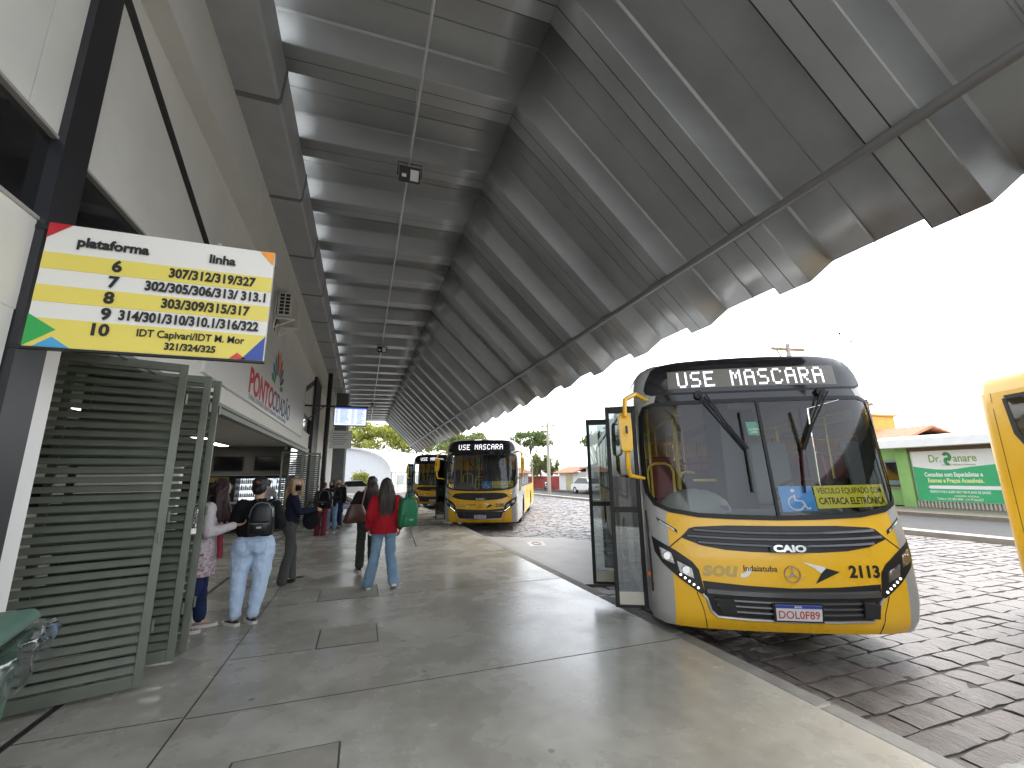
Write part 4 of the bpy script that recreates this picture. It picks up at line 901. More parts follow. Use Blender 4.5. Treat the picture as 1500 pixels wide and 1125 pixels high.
def person(label,loc,heading,h,P,group=None):
    """P: pose and clothing. local frame: x right, y forward, z up, written for a 1.6 m figure"""
    t=thing('person',label,'person',(loc[0],loc[1],loc[2] if len(loc)>2 else 0),-R(heading),group);t.scale=(h/1.6,)*3
    fine=P.get('vox',.011);V=Vector
    wide=P.get('wide',1.0);lean=P.get('lean',0.)       # forward lean of the trunk (m at the shoulders)
    side=P.get('side',0.)
    hipz=P.get('hipz',.84);hp=[V((-.088*wide,0,hipz)),V((.088*wide,0,hipz))]
    kn=[V(k) for k in P.get('knee',((-.095,.02,.45),(.095,.02,.45)))];an=[V(a) for a in P.get('ankle',((-.10,-.02,.085),(.10,-.02,.085)))]
    toe=[V(d).normalized() for d in P.get('toe',((-.15,1,0),(.15,1,0)))]
    sz=hipz+.46;sh=[V((-.165+side,lean,sz)),V((.165+side,lean,sz))]
    el=[V(e) for e in P.get('elbow',((-.22,-.03,1.04),(.22,-.03,1.04)))];wr=[V(e) for e in P.get('wrist',((-.22,.06,.82),(.22,.06,.82)))]
    neck=V((side,lean+.005,sz+.03));hc=V(P.get('head',(side,lean+.035,sz+.185)));hy,hpit,hr=[R(a) for a in P.get('look',(0,0,0))]
    HM=(Matrix.Rotation(-hy,3,'Z')@Matrix.Rotation(hpit,3,'X')@Matrix.Rotation(hr,3,'Y'))
    # body: one continuous skin
    b=MB()
    b.ell(hc+HM@V((0,-.008,.03)),(.072,.092,.088),HM);b.ell(hc+HM@V((0,.025,-.035)),(.058,.066,.075),HM)
    b.ell(hc+HM@V((0,.03,-.085)),(.038,.045,.03),HM)
    b.cap(hc+HM@V((0,.083,.012)),.010,hc+HM@V((0,.105,-.018)),.014,8)         # nose
    for s in(-1,1):
        b.ell(hc+HM@V((s*.072,-.008,-.005)),(.01,.02,.03),HM,8,6);b.ell(hc+HM@V((s*.03,.068,.018)),(.018,.016,.012),HM,8,6)
    b.cap(hc+HM@V((-.02,.088,-.052)),.008,hc+HM@V((.02,.088,-.052)),.008,8)
    b.cap(neck-V((0,0,.06)),.055,hc+HM@V((0,-.012,-.05)),.05)
    b.ell(V((side*.8,lean*.8,hipz+.33)),(.135,.085,.17));b.ell(V((side*.4,lean*.4,hipz+.15)),(.115*wide,.078,.16));b.ell(V((0,0,hipz+.02)),(.13*wide,.085,.10))
    b.cap(sh[0]+V((.03,0,-.03)),.05,sh[1]+V((-.03,0,-.03)),.05)
    for i in(0,1):
        b.chain([hp[i],kn[i],an[i]],[.066*wide,.045,.034]);b.cap(an[i]+V((0,0,-.03)),.03,an[i]+toe[i]*.09+V((0,0,-.05)),.018)
        b.chain([sh[i],el[i],wr[i]],[.046,.036,.026])
        hd=P.get('hand%d'%i,{});d=hd.get('d',(wr[i]-el[i]));hand(b,wr[i],d,hd.get('up',(1 if i else -1,0,0)),hd.get('sd',1),hd.get('curl',.7))
    body=remesh(b,'body',m_skin,t,P.get('bvox',.0075),3)
    # eyes and brows
    b=MB()
    for s in(-1,1):
        b.ell(hc+HM@V((s*.03,.077,.016)),(.012,.009,.007),HM,8,6,0);b.ell(hc+HM@V((s*.03,.0845,.016)),(.006,.003,.0065),HM,8,6,1)
        b.cap(hc+HM@V((s*.016,.084,.038)),.004,hc+HM@V((s*.045,.075,.04)),.003,6);b.m[-1]=1
    if P.get('eyes',True): b.build('eyes',[mat('eye white',(.7,.68,.65),.2),m_hdark],t,smooth=True)
    # trousers
    T=P['trousers'];b=MB();kr=T.get('knee',.068);ar=T.get('hem',.056);th=T.get('thigh',.092)*wide
    b.ell(V((0,-.012,hipz+.03)),(.162*wide,.118*wide,.13))
    if T.get('seat',0): 
        for s in(-1,1): b.ell(V((s*.072*wide,-.042*wide,hipz-.01)),(.09*wide,.088*wide,.13))
    b.ell(V((0,0,hipz+.12)),(.138*wide,.098*wide,.07))
    for i in(0,1):
        a=an[i]+V((0,0,T.get('drop',.03)));b.chain([hp[i]+V((0,-.005,-.01)),hp[i].lerp(kn[i],.5)+V((0,-.005,0)),kn[i],kn[i].lerp(a,.5)+V((0,-.012,0)),a],[th,th*.88,kr,(kr+ar)*.5+.002,ar],14)
    remesh(b,'trousers',T['m'],t,fine,4,T.get('fold',.009),(11,11,9),1.7)
    if T.get('waistband'):
        b=MB();b.loft([[V((x*1.0,y,z)) for x,y in ((.142*wide*math.cos(a),.102*wide*math.sin(a)-.004) for a in np.linspace(0,6.283,25)[:-1])] for z in(hipz+.125,hipz+.165)],cap=False);b.build('waistband',T['m'],t,smooth=True)
    if T.get('pockets'):
        b=MB()
        for s in(-1,1):
            pts=[(s*.03,.05),(s*.13,.055),(s*.13,-.05),(s*.08,-.08),(s*.03,-.05),(s*.03,.05)]
            b.tube([V((x*wide,-.118*wide-.024*wide*math.exp(-((abs(x)-.075)/.06)**2)*math.exp(-((z)/.09)**2)-.012,hipz+z)) for x,z in pts],.0022,5)
        b.build('pocket_seam',T['seam'],t)
    # top
    T=P['top'];b=MB();lo=T.get('low',hipz+.08);loose=T.get('loose',1.0)
    b.ell(V((side*.8,lean*.85,hipz+.34)),(.158*loose,.108*loose,.18));b.ell(V((side*.4,lean*.4,hipz+.17)),(.15*wide*loose,.108*wide*loose,.15))
    (b.ell(V((0,-.01,hipz-.0)),(.195,.16,.17)) if lo<.7 else None);b.cap(V((side*.2,lean*.2,lo+.09)),.10,V((side*.5,lean*.5,hipz+.25)),.10)
    n=16;hw_=T.get('hemw',(.155*wide,.115*wide))
    b.loft([[V((cx+rx*math.cos(a),cy+ry*math.sin(a),z)) for a in np.linspace(0,6.2832,n+1)[:-1]] for cx,cy,rx,ry,z in((0,T.get('hemy',0),hw_[0],hw_[1],lo),(side*.25,lean*.2,(hw_[0]+.15*wide*loose)/2,(hw_[1]+.108*loose)/2,(lo+hipz+.2)/2),(side*.5,lean*.5,.148*loose,.104*loose,hipz+.26))])
    b.cap(sh[0]+V((.025,0,-.035)),.066*loose,sh[1]+V((-.025,0,-.035)),.066*loose);b.cap(neck-V((0,0,.06)),.075,neck-V((0,-.0,.012)),.06)
    sr=T.get('sleeve',.05)
    for i in(0,1):
        cuff=el[i].lerp(wr[i],T.get('cuff',.97));b.chain([sh[i]+V((0,0,-.02)),sh[i].lerp(el[i],.5),el[i],cuff],[sr*1.22,sr*1.12,sr,sr*.78],12)
    if T.get('hood'): b.ell(neck+V((0,-.075,-.01)),(.12,.06,.075))
    remesh(b,'top',T['m'],t,fine,5,T.get('fold',.011),(9,9,9),4.1)
    for nm,m_,fn in T.get('extra',()):
        q=MB();fn(q);q.build(nm,m_,t,smooth=True)
    # shoes
    Sx=P['shoes']
    for i in(0,1):
        a=an[i];d=toe[i];d2=V((d.x,d.y,0)).normalized();s_=V((d2.y,-d2.x,0));L=.165;gz=a.z-.085;pit=P.get('pitch',(0,0))[i]
        PM=Matrix.Rotation(R(pit),3,s_)
        def at(f,w_,z): return a+PM@(d2*f+s_*w_+V((0,0,z-.085)))
        prof=[(-.065,.026,.03),(-.05,.034,.05),(0,.036,.075),(.05,.038,.06),(.10,.043,.045),(.145,.036,.036),(.17,.02,.03)]
        z0=.026 if Sx.get('sole') else .004
        if Sx.get('heel'):
            b=MB();pr_=[(-.065,.024,.062,.1),(-.04,.03,.055,.1),(.0,.026,.04,.075),(.05,.028,.015,.05),(.10,.036,.004,.035),(.15,.024,.004,.028),(.19,.006,.004,.014)]
            b.loft([[at(f,w_*math.cos(u),(z1+z2)/2+(z2-z1)/2*math.sin(u)) for u in np.linspace(0,6.2832,13)[:-1]] for f,w_,z1,z2 in pr_]);b.build('shoe',Sx['m'],t,smooth=True)
            b=MB();b.tube([at(-.05,0,.06),at(-.06,0,.0)],[.016,.006],8);b.build('shoe_heel',Sx['m'],t);continue
        b=MB();b.loft([[at(f,w_*math.cos(u)*(1 if math.sin(u)<.2 else .8),z0+(zt-z0)*max(0,math.sin(u))+(0 if math.sin(u)>=0 else 0)) for u in list(np.linspace(0,math.pi,9))] for f,w_,zt in prof])
        so=b.build('shoe',Sx['m'],t,smooth=True,ang=60)
        if Sx.get('sole'):
            b=MB();b.loft([[at(f,w_*1.07*c,z) for c,z in((-1,0),(1,0),(1.02,z0+.006),(-1.02,z0+.006))] for f,w_,_ in [(-.072,.022,0)]+prof[1:-1]+[(.178,.015,0)]]);b.build('sole',Sx['sole'],so,smooth=True,ang=40)
        if Sx.get('laces'):
            b=MB()
            for k in range(4): b.tube([at(.02+.025*k,-.024,.068-.008*k),at(.035+.025*k,.024,.068-.008*k)],.005,5)
            b.tube([at(.0,-.01,.075),at(-.01,-.045,.085),at(.03,-.03,.07)],.004,5);b.tube([at(.0,.01,.075),at(.0,.045,.085),at(.04,.03,.07)],.004,5);b.build('laces',Sx['laces'],so)
    # hair
    Hh=P['hair'];b=MB()
    b.ell(hc+HM@V((0,-.032,.045)),(.086,.094,.088),HM);b.ell(hc+HM@V((0,-.05,-.01)),(.084,.07,.085),HM)
    if Hh['style']=='long':
        ln=Hh.get('len',.4);wd=Hh.get('w',.10);back=Hh.get('back',-.07)
        top=hc+HM@V((0,-.03,.05))
        bk=HM@V((0,-1,0));bk.z=0;bk=bk.normalized() if bk.length>.1 else V((0,-1,0));sd_=bk.cross(V((0,0,1)))
        rings=[]
        for k in range(9):
            f=k/8;c=top+bk*(.02+.085*math.sin(min(1,f*2)*1.5))+V((0,0,-f*ln))+V(Hh.get('drift',(0,0,0)))*f*f
            wv=wd*(.75+.35*math.sin(min(1,f*1.35)*2.3))*(1 if f<.85 else .8);dv=.06*(1-.45*f)
            rings.append([c+sd_*wv*math.cos(u)*(1+.07*math.sin(5*u+k))+bk*dv*math.sin(u)*(1+.12*math.sin(7*u+k*.7)) for u in np.linspace(0,6.2832,25)[:-1]])
        b.loft(rings)
        for s in Hh.get('front',()):
            b.chain([hc+HM@V((s*.06,.03,.075)),hc+HM@V((s*.078,.04,.0)),hc+HM@V((s*.075,.035,-.09))+V((0,0,0)),hc+V((s*.085,.06,-.2))+V(Hh.get('fdrift',(0,0,0)))*.5,hc+V((s*.08,.075,-.33))+V(Hh.get('fdrift',(0,0,0)))],[.034,.036,.036,.032,.016])
    elif Hh['style']=='bun': b.ell(hc+HM@V((0,-.125,.03)),(.042,.042,.04),HM);b.ell(hc+HM@V((0,-.07,-.035)),(.05,.045,.05),HM)
    else: b.ell(hc+HM@V((0,-.05,-.01)),(.078,.07,.075),HM)
    for q in Hh.get('locks',()): b.chain([V(p) for p in q[0]],q[1])
    # keep the face free
    remesh(b,'hair',Hh['m'],t,fine,3,.010,(34,34,2),2.2)
    if Hh.get('tie'): b=MB();b.ell(hc+HM@V((.0,-.112,.03)),(.03,.02,.03),HM);b.ell(hc+HM@V((.01,-.155,.035)),(.014,.014,.014),HM);b.build('hair_tie',mat('red scrunchie',(.55,.03,.03),.6),t,smooth=True)
    if P.get('mask'):
        b=MB();rows=[]
        for z,yy,hw_ in((.0,.098,.05),(-.02,.112,.060),(-.045,.112,.063),(-.07,.10,.058),(-.09,.075,.048)):
            rows.append([hc+HM@V((hw_*math.sin(a),(yy+.006)*math.cos(a)-.012*(1-math.cos(a)),z)) for a in np.linspace(-1.15,1.15,13)])
        b.loft(rows,cap=False,closed=False)
        for s in(-1,1): b.tube([rows[0][0 if s<0 else -1],hc+HM@V((s*.083,0,.012)),rows[-1][0 if s<0 else -1]],.003,5)
        o_=b.build('face_mask',P['mask'],t,smooth=True,ang=80);q=o_.modifiers.new('s','SOLIDIFY');q.thickness=.003
    return t
def w2l(t,p):   # world point -> person's local frame
    return t.matrix_basis.inverted()@Vector(p)
m_knit=fab('speckled knit',(.62,.55,.56),var=.0,bump=.5,bs=90)
n_=m_knit.node_tree;tc=n_.nodes.new('ShaderNodeTexCoord');vo=n_.nodes.new('ShaderNodeTexVoronoi');vo.inputs['Scale'].default_value=75
sep=n_.nodes.new('ShaderNodeSeparateXYZ');rp=n_.nodes.new('ShaderNodeValToRGB');rp.color_ramp.elements[0].position=.10;rp.color_ramp.elements[0].color=(.32,.12,.18,1);rp.color_ramp.elements[1].position=.42;rp.color_ramp.elements[1].color=(.68,.62,.63,1)
ns=n_.nodes.new('ShaderNodeTexNoise');ns.inputs['Scale'].default_value=38;mr=n_.nodes.new('ShaderNodeMapRange');mr.inputs[1].default_value=1.25;mr.inputs[2].default_value=.65;mr.inputs[3].default_value=.26;mr.inputs[4].default_value=.0
n_.links.new(tc.outputs['Object'],ns.inputs[0]);n_.links.new(tc.outputs['Object'],sep.inputs[0]);n_.links.new(sep.outputs['Z'],mr.inputs[0])
ad=n_.nodes.new('ShaderNodeMath');ad.operation='ADD';n_.links.new(ns.outputs[0],ad.inputs[0]);n_.links.new(mr.outputs[0],ad.inputs[1])
sb=n_.nodes.new('ShaderNodeMath');sb.operation='SUBTRACT';sb.inputs[1].default_value=.2;n_.links.new(ad.outputs[0],sb.inputs[0]);n_.links.new(sb.outputs[0],rp.inputs[0]);n_.links.new(rp.outputs[0],n_.nodes['Principled BSDF'].inputs['Base Color'])
m_ljean=fab('light blue denim',(.52,.66,.84),var=.10,vs=4);m_mjean=fab('faded blue denim',(.19,.29,.40),var=.3,vs=3.5);m_djean=fab('dark navy denim',(.018,.03,.085),var=.3)
m_blackf=fab('black sweatshirt',(.010,.010,.011));m_navy=fab('navy jacket',(.013,.016,.035));m_redf=fab('red jumper',(.36,.012,.022));m_greyt=fab('grey trousers',(.085,.085,.082));m_maroon=fab('maroon trousers',(.17,.028,.045));m_khaki=fab('dark olive trousers',(.055,.065,.055));m_char=fab('charcoal hoodie',(.045,.05,.052))
m_wsole=mat('white sole',(.62,.61,.56),.6);m_pink=fab('beige pink sneaker',(.36,.235,.185),bump=.1);m_blkshoe=mat('black canvas',(.012,.012,.013),.7);m_heel=mat('black patent',(.008,.008,.008),.25)
m_mask=fab('black cloth mask',(.012,.012,.013))

# woman in the speckled cardigan (at the gate, looking down at her phone)
w1=person('woman in speckled white cardigan and dark jeans looking down at her phone beside the gate',(-1.66,5.93),82,1.60,dict(lean=.05,head=(.0,.12,1.465),look=(12,-38,0),
    knee=((-.095,.03,.45),(.09,.0,.45)),ankle=((-.085,.06,.085),(.09,-.07,.085)),toe=((-.05,1,0),(.1,1,0)),
    elbow=((-.24,.06,1.03),(.235,.07,1.02)),wrist=((-.12,.27,1.08),(.14,.30,1.08)),hand0=dict(d=(.35,1,.1),up=(0,.2,-1),sd=-1,curl=1.0),hand1=dict(d=(-.2,1,.12),up=(.2,.1,-1),sd=1,curl=.9),
    trousers=dict(m=m_djean,knee=.07,hem=.062),top=dict(m=m_knit,low=.56,hemw=(.185,.165),hemy=.0,loose=1.1,sleeve=.058,fold=.006),
    shoes=dict(m=m_pink,sole=m_wsole,laces=m_wsole),hair=dict(style='long',m=m_hred,len=.30,w=.09,front=(-1,1),fdrift=(0,.05,.0),locks=[([(.07,.10,1.50),(.10,.11,1.40),(.105,.12,1.25),(.10,.15,1.13)],[.04,.045,.04,.02]),([(.06,.17,1.49),(.085,.19,1.36),(.08,.2,1.22),(.06,.2,1.10)],[.03,.035,.033,.015]),([(-.06,.14,1.49),(-.09,.18,1.36),(-.08,.19,1.2)],[.035,.035,.02])])))
b=MB();b.tube([(.203,-.05,.80),(.207,-.01,.785),(.2,.06,.80)],.007,6);b.build('pocket_trim',mat('wine trim',(.22,.02,.05),.7),w1)
b=MB();b.tube([(.10,.17,1.05),(.12,.19,.85),(.125,.2,.74)],.028,8);b.build('scarf_end',mat('wine scarf',(.26,.02,.05),.8),w1,smooth=True)
ph=thing('mobile_phone','dark mobile phone held in both hands by the woman in the cardigan','phone',(-1.27,6.0,1.13),-R(82));MB().obox((0,.0,0),.075,.15,.01,(R(25),0,0)).build('case',m_dark,ph,bevel=.003);MB().obox((0,-.003,.0062),.067,.138,.001,(R(25),0,0)).build('display',m_pane,ph)

# woman in light jeans seen from behind
w2=person('woman in black sweatshirt and light blue jeans seen from behind, red scrunchie in hair',(-1.14,5.95),2,1.60,dict(wide=1.22,hipz=.85,look=(8,-10,0),
    knee=((-.125,.02,.45),(.10,.02,.45)),ankle=((-.12,.0,.085),(.055,.03,.085)),toe=((-.75,.65,0),(-.55,.8,0)),
    elbow=((-.25,.02,1.06),(.25,.05,1.06)),wrist=((-.16,.22,1.09),(.14,.24,1.09)),
    trousers=dict(m=m_ljean,thigh=.10,knee=.085,hem=.06,seat=1,fold=.010,waistband=1,pockets=1,seam=mat('jean seam',(.28,.40,.55),.9)),top=dict(m=m_blackf,low=.955,hemw=(.185,.135),loose=1.12,sleeve=.064),
    shoes=dict(m=m_blkshoe,sole=m_wsole),hair=dict(style='bun',m=m_hdark,tie=1)))
def backpack(label,loc,heading,m,s=1.,strap=True,piping=None,name='backpack'):
    t=thing(name,label,'backpack',loc,-R(heading));t.scale=(s,)*3
    b=MB();n=22
    def rr(hx,hy,z,cy=0):
        return [(hx*math.copysign(abs(math.cos(a))**.5,math.cos(a)),cy+hy*math.copysign(abs(math.sin(a))**.6,math.sin(a)),z) for a in np.linspace(0,6.2832,n+1)[:-1]]
    b.loft([rr(.10,.05,-.165),rr(.118,.062,-.155),rr(.122,.068,-.08),rr(.118,.066,.03),rr(.105,.058,.11),rr(.075,.045,.155),rr(.04,.03,.17)]);b.build('bag',m,t,smooth=True,ang=60)
    b=MB();b.loft([rr(.085,.03,-.15,-.06),rr(.092,.035,-.14,-.062),rr(.092,.036,-.06,-.064),rr(.086,.03,-.03,-.062),rr(.08,.02,-.025,-.06)]);b.build('front_pocket',m,t,smooth=True,ang=60)
    b=MB();b.tube([(-.085,-.098,-.045),(.085,-.098,-.045)],.003,5);b.tube([(-.115,-.05,.02),(-.1,-.055,.1),(-.06,-.045,.155),(0,-.04,.168),(.06,-.045,.155),(.1,-.055,.1),(.115,-.05,.02)],.003,5);b.build('zip',piping or m_galv,t)
    b=MB();b.obox((0,-.099,-.085),.045,.004,.018);b.build('badge',m_galv,t)
    b=MB();b.tube([(-.03,.02,.165),(-.02,.03,.205),(.02,.03,.205),(.03,.02,.165)],.007,6);b.build('handle',m,t)
    if strap:
        b=MB()
        for sx in(-1,1): b.tube([(sx*.05,.03,.15),(sx*.085,.08,.185),(sx*.10,.15,.19),(sx*.11,.22,.15)],[.013]*4,6)
        b.build('strap',m,t)
    return t
backpack('small black leather look backpack on the back of the woman in light jeans',(-1.05,5.74,1.155),2,mat('black leather look',(.011,.011,.012),.32,bump=.15,bscale=90),1.06)

# blond woman in a mask
w3=person('blond woman in black face mask, navy jacket and grey flared trousers with arms held forward',(-1.02,7.88),78,1.60,dict(hipz=.86,look=(62,6,0),head=(.0,.02,1.48),
    knee=((-.08,.06,.47),(.08,.0,.47)),ankle=((-.05,.07,.13),(.07,-.06,.13)),toe=((-.1,1,0),(.25,1,0)),
    elbow=((-.2,.07,1.07),(.22,.08,1.07)),wrist=((-.08,.31,1.09),(.10,.33,1.10)),hand0=dict(d=(.6,1,.0),up=(-.5,.3,.7),curl=1.2),hand1=dict(d=(-.5,1,-.05),up=(.5,.3,.7),sd=-1,curl=1.2),
    trousers=dict(m=m_greyt,thigh=.082,knee=.062,hem=.078,drop=-.07,fold=.005,seat=1),top=dict(m=m_navy,low=.90,hemw=(.155,.125),loose=1.03,sleeve=.05,extra=()),
    shoes=dict(m=m_heel,heel=1),mask=m_mask,hair=dict(style='long',m=m_hblond,len=.46,w=.085,front=(-1,1),fdrift=(.03,-.02,0))))
b=MB();b.tube([(.14,.10,.98),(.138,.105,.93),(.142,.1,.89)],.006,6);b.build('zip_pull',m_chrome,w3)
t=thing('handbag','round black handbag hanging at the waist of the blond woman','bag',(-.74,7.93,.93),-R(78))
b=MB();b.ell((0,0,0),(.06,.13,.15));b.build('bag',m_blackf,t,smooth=True);b=MB();b.tube([(0,-.1,.1),(0,-.05,.28),(0,.05,.28),(0,.1,.1)],.01,6);b.build('strap',m_blackf,t)

# woman in red jumper walking away with a green bag
w4=person('woman in red jumper and flared jeans walking away with very long dark hair',(.37,7.05),-2,1.56,dict(hipz=.85,lean=.02,look=(-6,-4,0),
    knee=((-.12,.02,.47),(.11,.05,.46)),ankle=((-.21,.02,.085),(.16,-.12,.11)),toe=((-.25,1,0),(.1,1,0)),pitch=(0,-22),
    elbow=((-.24,-.02,1.05),(.24,-.05,1.05)),wrist=((-.23,.1,.86),(.24,.06,.86)),
    trousers=dict(m=m_mjean,thigh=.094,knee=.076,hem=.084,drop=-.012,seat=1,fold=.008),top=dict(m=m_redf,low=.80,hemw=(.195,.175),hemy=-.02,loose=1.1,sleeve=.062),
    shoes=dict(m=m_blkshoe,sole=m_wsole),hair=dict(style='long',m=m_hbrown,len=.52,w=.125)))
backpack('bright green backpack slung on the right shoulder of the woman in red',(.70,6.98,1.07),-20,mat('green nylon',(.012,.17,.07),.5,var=.12,bump=.2,bscale=50),1.28,piping=mat('green piping',(.01,.12,.05),.5))
t=thing('hanging_cord','thin dark drawstring cord dangling below the green backpack','cord',(.74,6.95,.86));b=MB();b.tube([(0,0,.02),(.02,-.01,-.1),(.06,-.01,-.2),(.10,0,-.30)],.006,6);b.build('cord',m_dark,t)
# her companion
w5=person('woman in dark top and olive trousers walking ahead, head leaning towards the woman in red',(.14,8.25),-14,1.60,dict(hipz=.85,lean=.03,head=(.05,.05,1.485),look=(10,-6,8),
    knee=((-.08,.08,.47),(.09,-.02,.45)),ankle=((-.07,.12,.085),(.02,-.34,.20)),toe=((-.1,1,0),(0,.8,-.6)),pitch=(0,-50),
    elbow=((-.27,-.03,1.07),(.23,-.02,1.06)),wrist=((-.17,.12,1.0),(.22,.08,.88)),
    trousers=dict(m=m_khaki,knee=.075,hem=.075,fold=.007,seat=1),top=dict(m=fab('black knit top',(.018,.013,.013)),low=.90,hemw=(.18,.155),hemy=-.015,loose=1.08,sleeve=.062),
    shoes=dict(m=m_blkshoe,sole=m_wsole),hair=dict(style='long',m=m_hbrown,len=.36,w=.10)))
b=MB();b.loft([[(.178*math.cos(a),.138*math.sin(a),z) for a in np.linspace(0,6.283,25)[:-1]] for z in(.885,.915)],cap=False);b.build('shirt_hem',m_wsole,w5,smooth=True)
t=thing('handbag','brown leather handbag hanging from the arm of the woman in the dark top','bag',(-.06,7.98,1.0),R(14))
b=MB();b.loft([[(hx*math.copysign(abs(math.cos(a))**.6,math.cos(a)),hy*math.sin(a),z) for a in np.linspace(0,6.283,19)[:-1]] for z,hx,hy in((-.15,.19,.05),(-.13,.205,.07),(-.02,.18,.07),(.1,.13,.05),(.15,.1,.03))]);b.build('bag',mat('brown leather',(.075,.028,.018),.4,var=.2,bump=.1,bscale=60),t,smooth=True,ang=50)
b=MB();b.tube([(.09,0,.13),(.13,.02,.32),(.17,.05,.45),(.16,.12,.40)],.012,6);b.build('strap',mat('tan strap',(.3,.17,.11),.5),t)

# group further along the platform
f1=person('person in charcoal hooded top and maroon trousers standing with back to the camera',(-1.03,13.8),15,1.46,dict(vox=.016,bvox=.012,eyes=False,lean=.03,look=(25,-15,0),trousers=dict(m=m_maroon,knee=.082,hem=.088,drop=-.06),top=dict(m=m_char,low=.84,loose=1.18,sleeve=.065,hood=1),shoes=dict(m=m_blkshoe),hair=dict(style='short',m=m_hdark)))
backpack('large black backpack on the person in maroon trousers',(-.93,13.58,1.0),30,m_blackf,1.45)
f2=person('masked woman in dark jacket, pale shirt and jeans facing the camera and holding her phone',(-.80,14.45),195,1.5,dict(vox=.016,bvox=.012,lean=.02,look=(20,-12,0),elbow=((-.22,.02,1.05),(.22,.05,1.05)),wrist=((-.08,.22,1.1),(.07,.22,1.1)),trousers=dict(m=m_mjean,knee=.075,hem=.07),top=dict(m=m_blackf,low=.80,loose=1.12,sleeve=.062),shoes=dict(m=m_blkshoe,sole=m_wsole),mask=m_mask,hair=dict(style='long',m=m_hred,len=.28,w=.10,front=(-1,1))))
b=MB();b.loft([[(x,.128+.012*math.cos(x*12),z) for x in(-.06,-.03,0,.03,.06)] for z in(.80,.95,1.1,1.25)],cap=False,closed=False);b.build('shirt_front',mat('pale shirt',(.55,.6,.66),.8),f2,fix=False)
f3=person('person with red face mask standing close behind the masked woman with the phone',(-.70,15.6),190,1.55,dict(vox=.017,bvox=.013,eyes=False,trousers=dict(m=m_djean),top=dict(m=m_blackf,loose=1.1,sleeve=.06),shoes=dict(m=m_blkshoe),mask=fab('dark red mask',(.22,.03,.04)),hair=dict(style='short',m=m_hbrown)))
SIT=dict(vox=.018,bvox=.014,eyes=False,hipz=.5,knee=((-.11,.42,.50),(.11,.42,.50)),ankle=((-.1,.40,.085),(.1,.44,.085)),elbow=((-.22,.06,.74),(.22,.06,.74)),wrist=((-.12,.28,.62),(.12,.28,.62)))
def sit(label,x,y,hd,tr,tp,hair,mask=None):
    d=dict(SIT);d.update(trousers=dict(m=tr,knee=.075,hem=.065),top=dict(m=tp,low=.5,loose=1.05,sleeve=.058),shoes=dict(m=m_blkshoe,sole=m_wsole),hair=hair)
    if mask: d['mask']=mask
    return person(label,(x,y),hd,1.6,d)
sit('seated person in pale blue jeans on the end of the platform bench',-.75,18.2,70,m_ljean,fab('pale grey top',(.4,.4,.42)),dict(style='short',m=m_hdark))
sit('seated person in a black top on the bench behind the one in pale jeans',-.78,19.4,75,m_djean,m_blackf,dict(style='long',m=m_hbrown,len=.25,w=.09))
sit('seated person in a pinkish top on the bench near the dark post',-.76,20.6,80,m_greyt,fab('dusty pink top',(.42,.22,.24)),dict(style='short',m=m_hdark),m_mask)
sit('farthest seated person in white on the platform bench',-.74,22.0,85,m_mjean,fab('white top',(.6,.6,.6)),dict(style='short',m=m_hbrown))
t=thing('platform_bench','long steel platform bench with people seated on it','bench',(-.95,20.2,0))
MB().box(-.2,.24,-2.7,2.7,.40,.44).build('seat',m_galv,t);MB().box(-.26,-.22,-2.7,2.7,.5,.85).build('backrest',m_galv,t)
for y in(-2.4,0,2.4):
    b=MB();b.box(-.2,.2,y-.03,y+.03,0,.4);b.box(-.25,-.2,y-.03,y+.03,.3,.8);b.build('leg',m_dark,t)
person('person in striped grey top leaning on the kiosk counter behind the blond woman',(-2.75,15.1),15,1.55,dict(vox=.018,bvox=.014,eyes=False,lean=.12,elbow=((-.2,.25,1.05),(.2,.25,1.05)),wrist=((-.1,.4,.98),(.1,.4,.98)),trousers=dict(m=m_djean),top=dict(m=fab('grey striped top',(.3,.3,.3),var=.7,vs=3,stretch=(.3,.3,14)),loose=1.1,sleeve=.06),shoes=dict(m=m_blkshoe,sole=m_wsole),hair=dict(style='short',m=m_hdark)))
# ------------------------------------------------------------------ beyond the platform: hall, fence, houses, trees
m_hang=mat('white membrane',(.72,.73,.75),.6,var=.04);m_pale=mat('pale render',(.62,.6,.55),.8,var=.08,vscale=.8)
hg=thing('vaulted_shed','white barrel vaulted shed beyond the end of the platform','shed',(3.1,50,0),R(58))
def vault(d):   # local: x along axis, y across
    n=20;return [(6.5-6.5*math.cos(math.pi*k/n)*(1+d/6.5),2.2+(2.7+d)*math.sin(math.pi*k/n)) for k in range(n+1)]
def vr(x,d): return [(x,y+x*0,z) for y,z in vault(d)]
b=MB();b.loft([[(x,y,z) for y,z in vault(.12)]+[(x,y,z) for y,z in vault(0)[::-1]] for x in(-.5,16)]);b.build('vault_roof',m_hang,hg,smooth=True,ang=30)
b=MB();b.add([(.0,y,z) for y,z in vault(-.05)]+[(0,13,-.15),(0,0,-.15)],[tuple(range(23))]);b.build('gable_wall',m_hang,hg)
b=MB();b.loft([[(-.52,y,z) for y,z in vault(.16)],[(-.52,y,z) for y,z in vault(-.06)]],cap=False,closed=False);b.build('gable_rib',m_galv,hg)
b=MB();b.box(.1,15,0,.12,-.15,2.25);b.build('side_wall',m_pale,hg)
b=MB()
for x in(1.2,3.6,6.2,8.8,11.4): b.box(x,x+1.7,-.03,-.001,.75,1.75)
b.build('window',mat('dull pane',(.24,.27,.28),.2),hg)
b=MB();b.box(1.0,13,-.06,-.031,1.8,1.86)
for x in(.9,3.2,5.9,8.4,11): b.box(x,x+.08,-.07,-.002,-.1,2.2)
b.build('wall_rail',m_white,hg)
fr=thing('railing','pale steel railing across the end of the yard in front of the white shed','railing',(1.6,45,-.15))
b=MB()
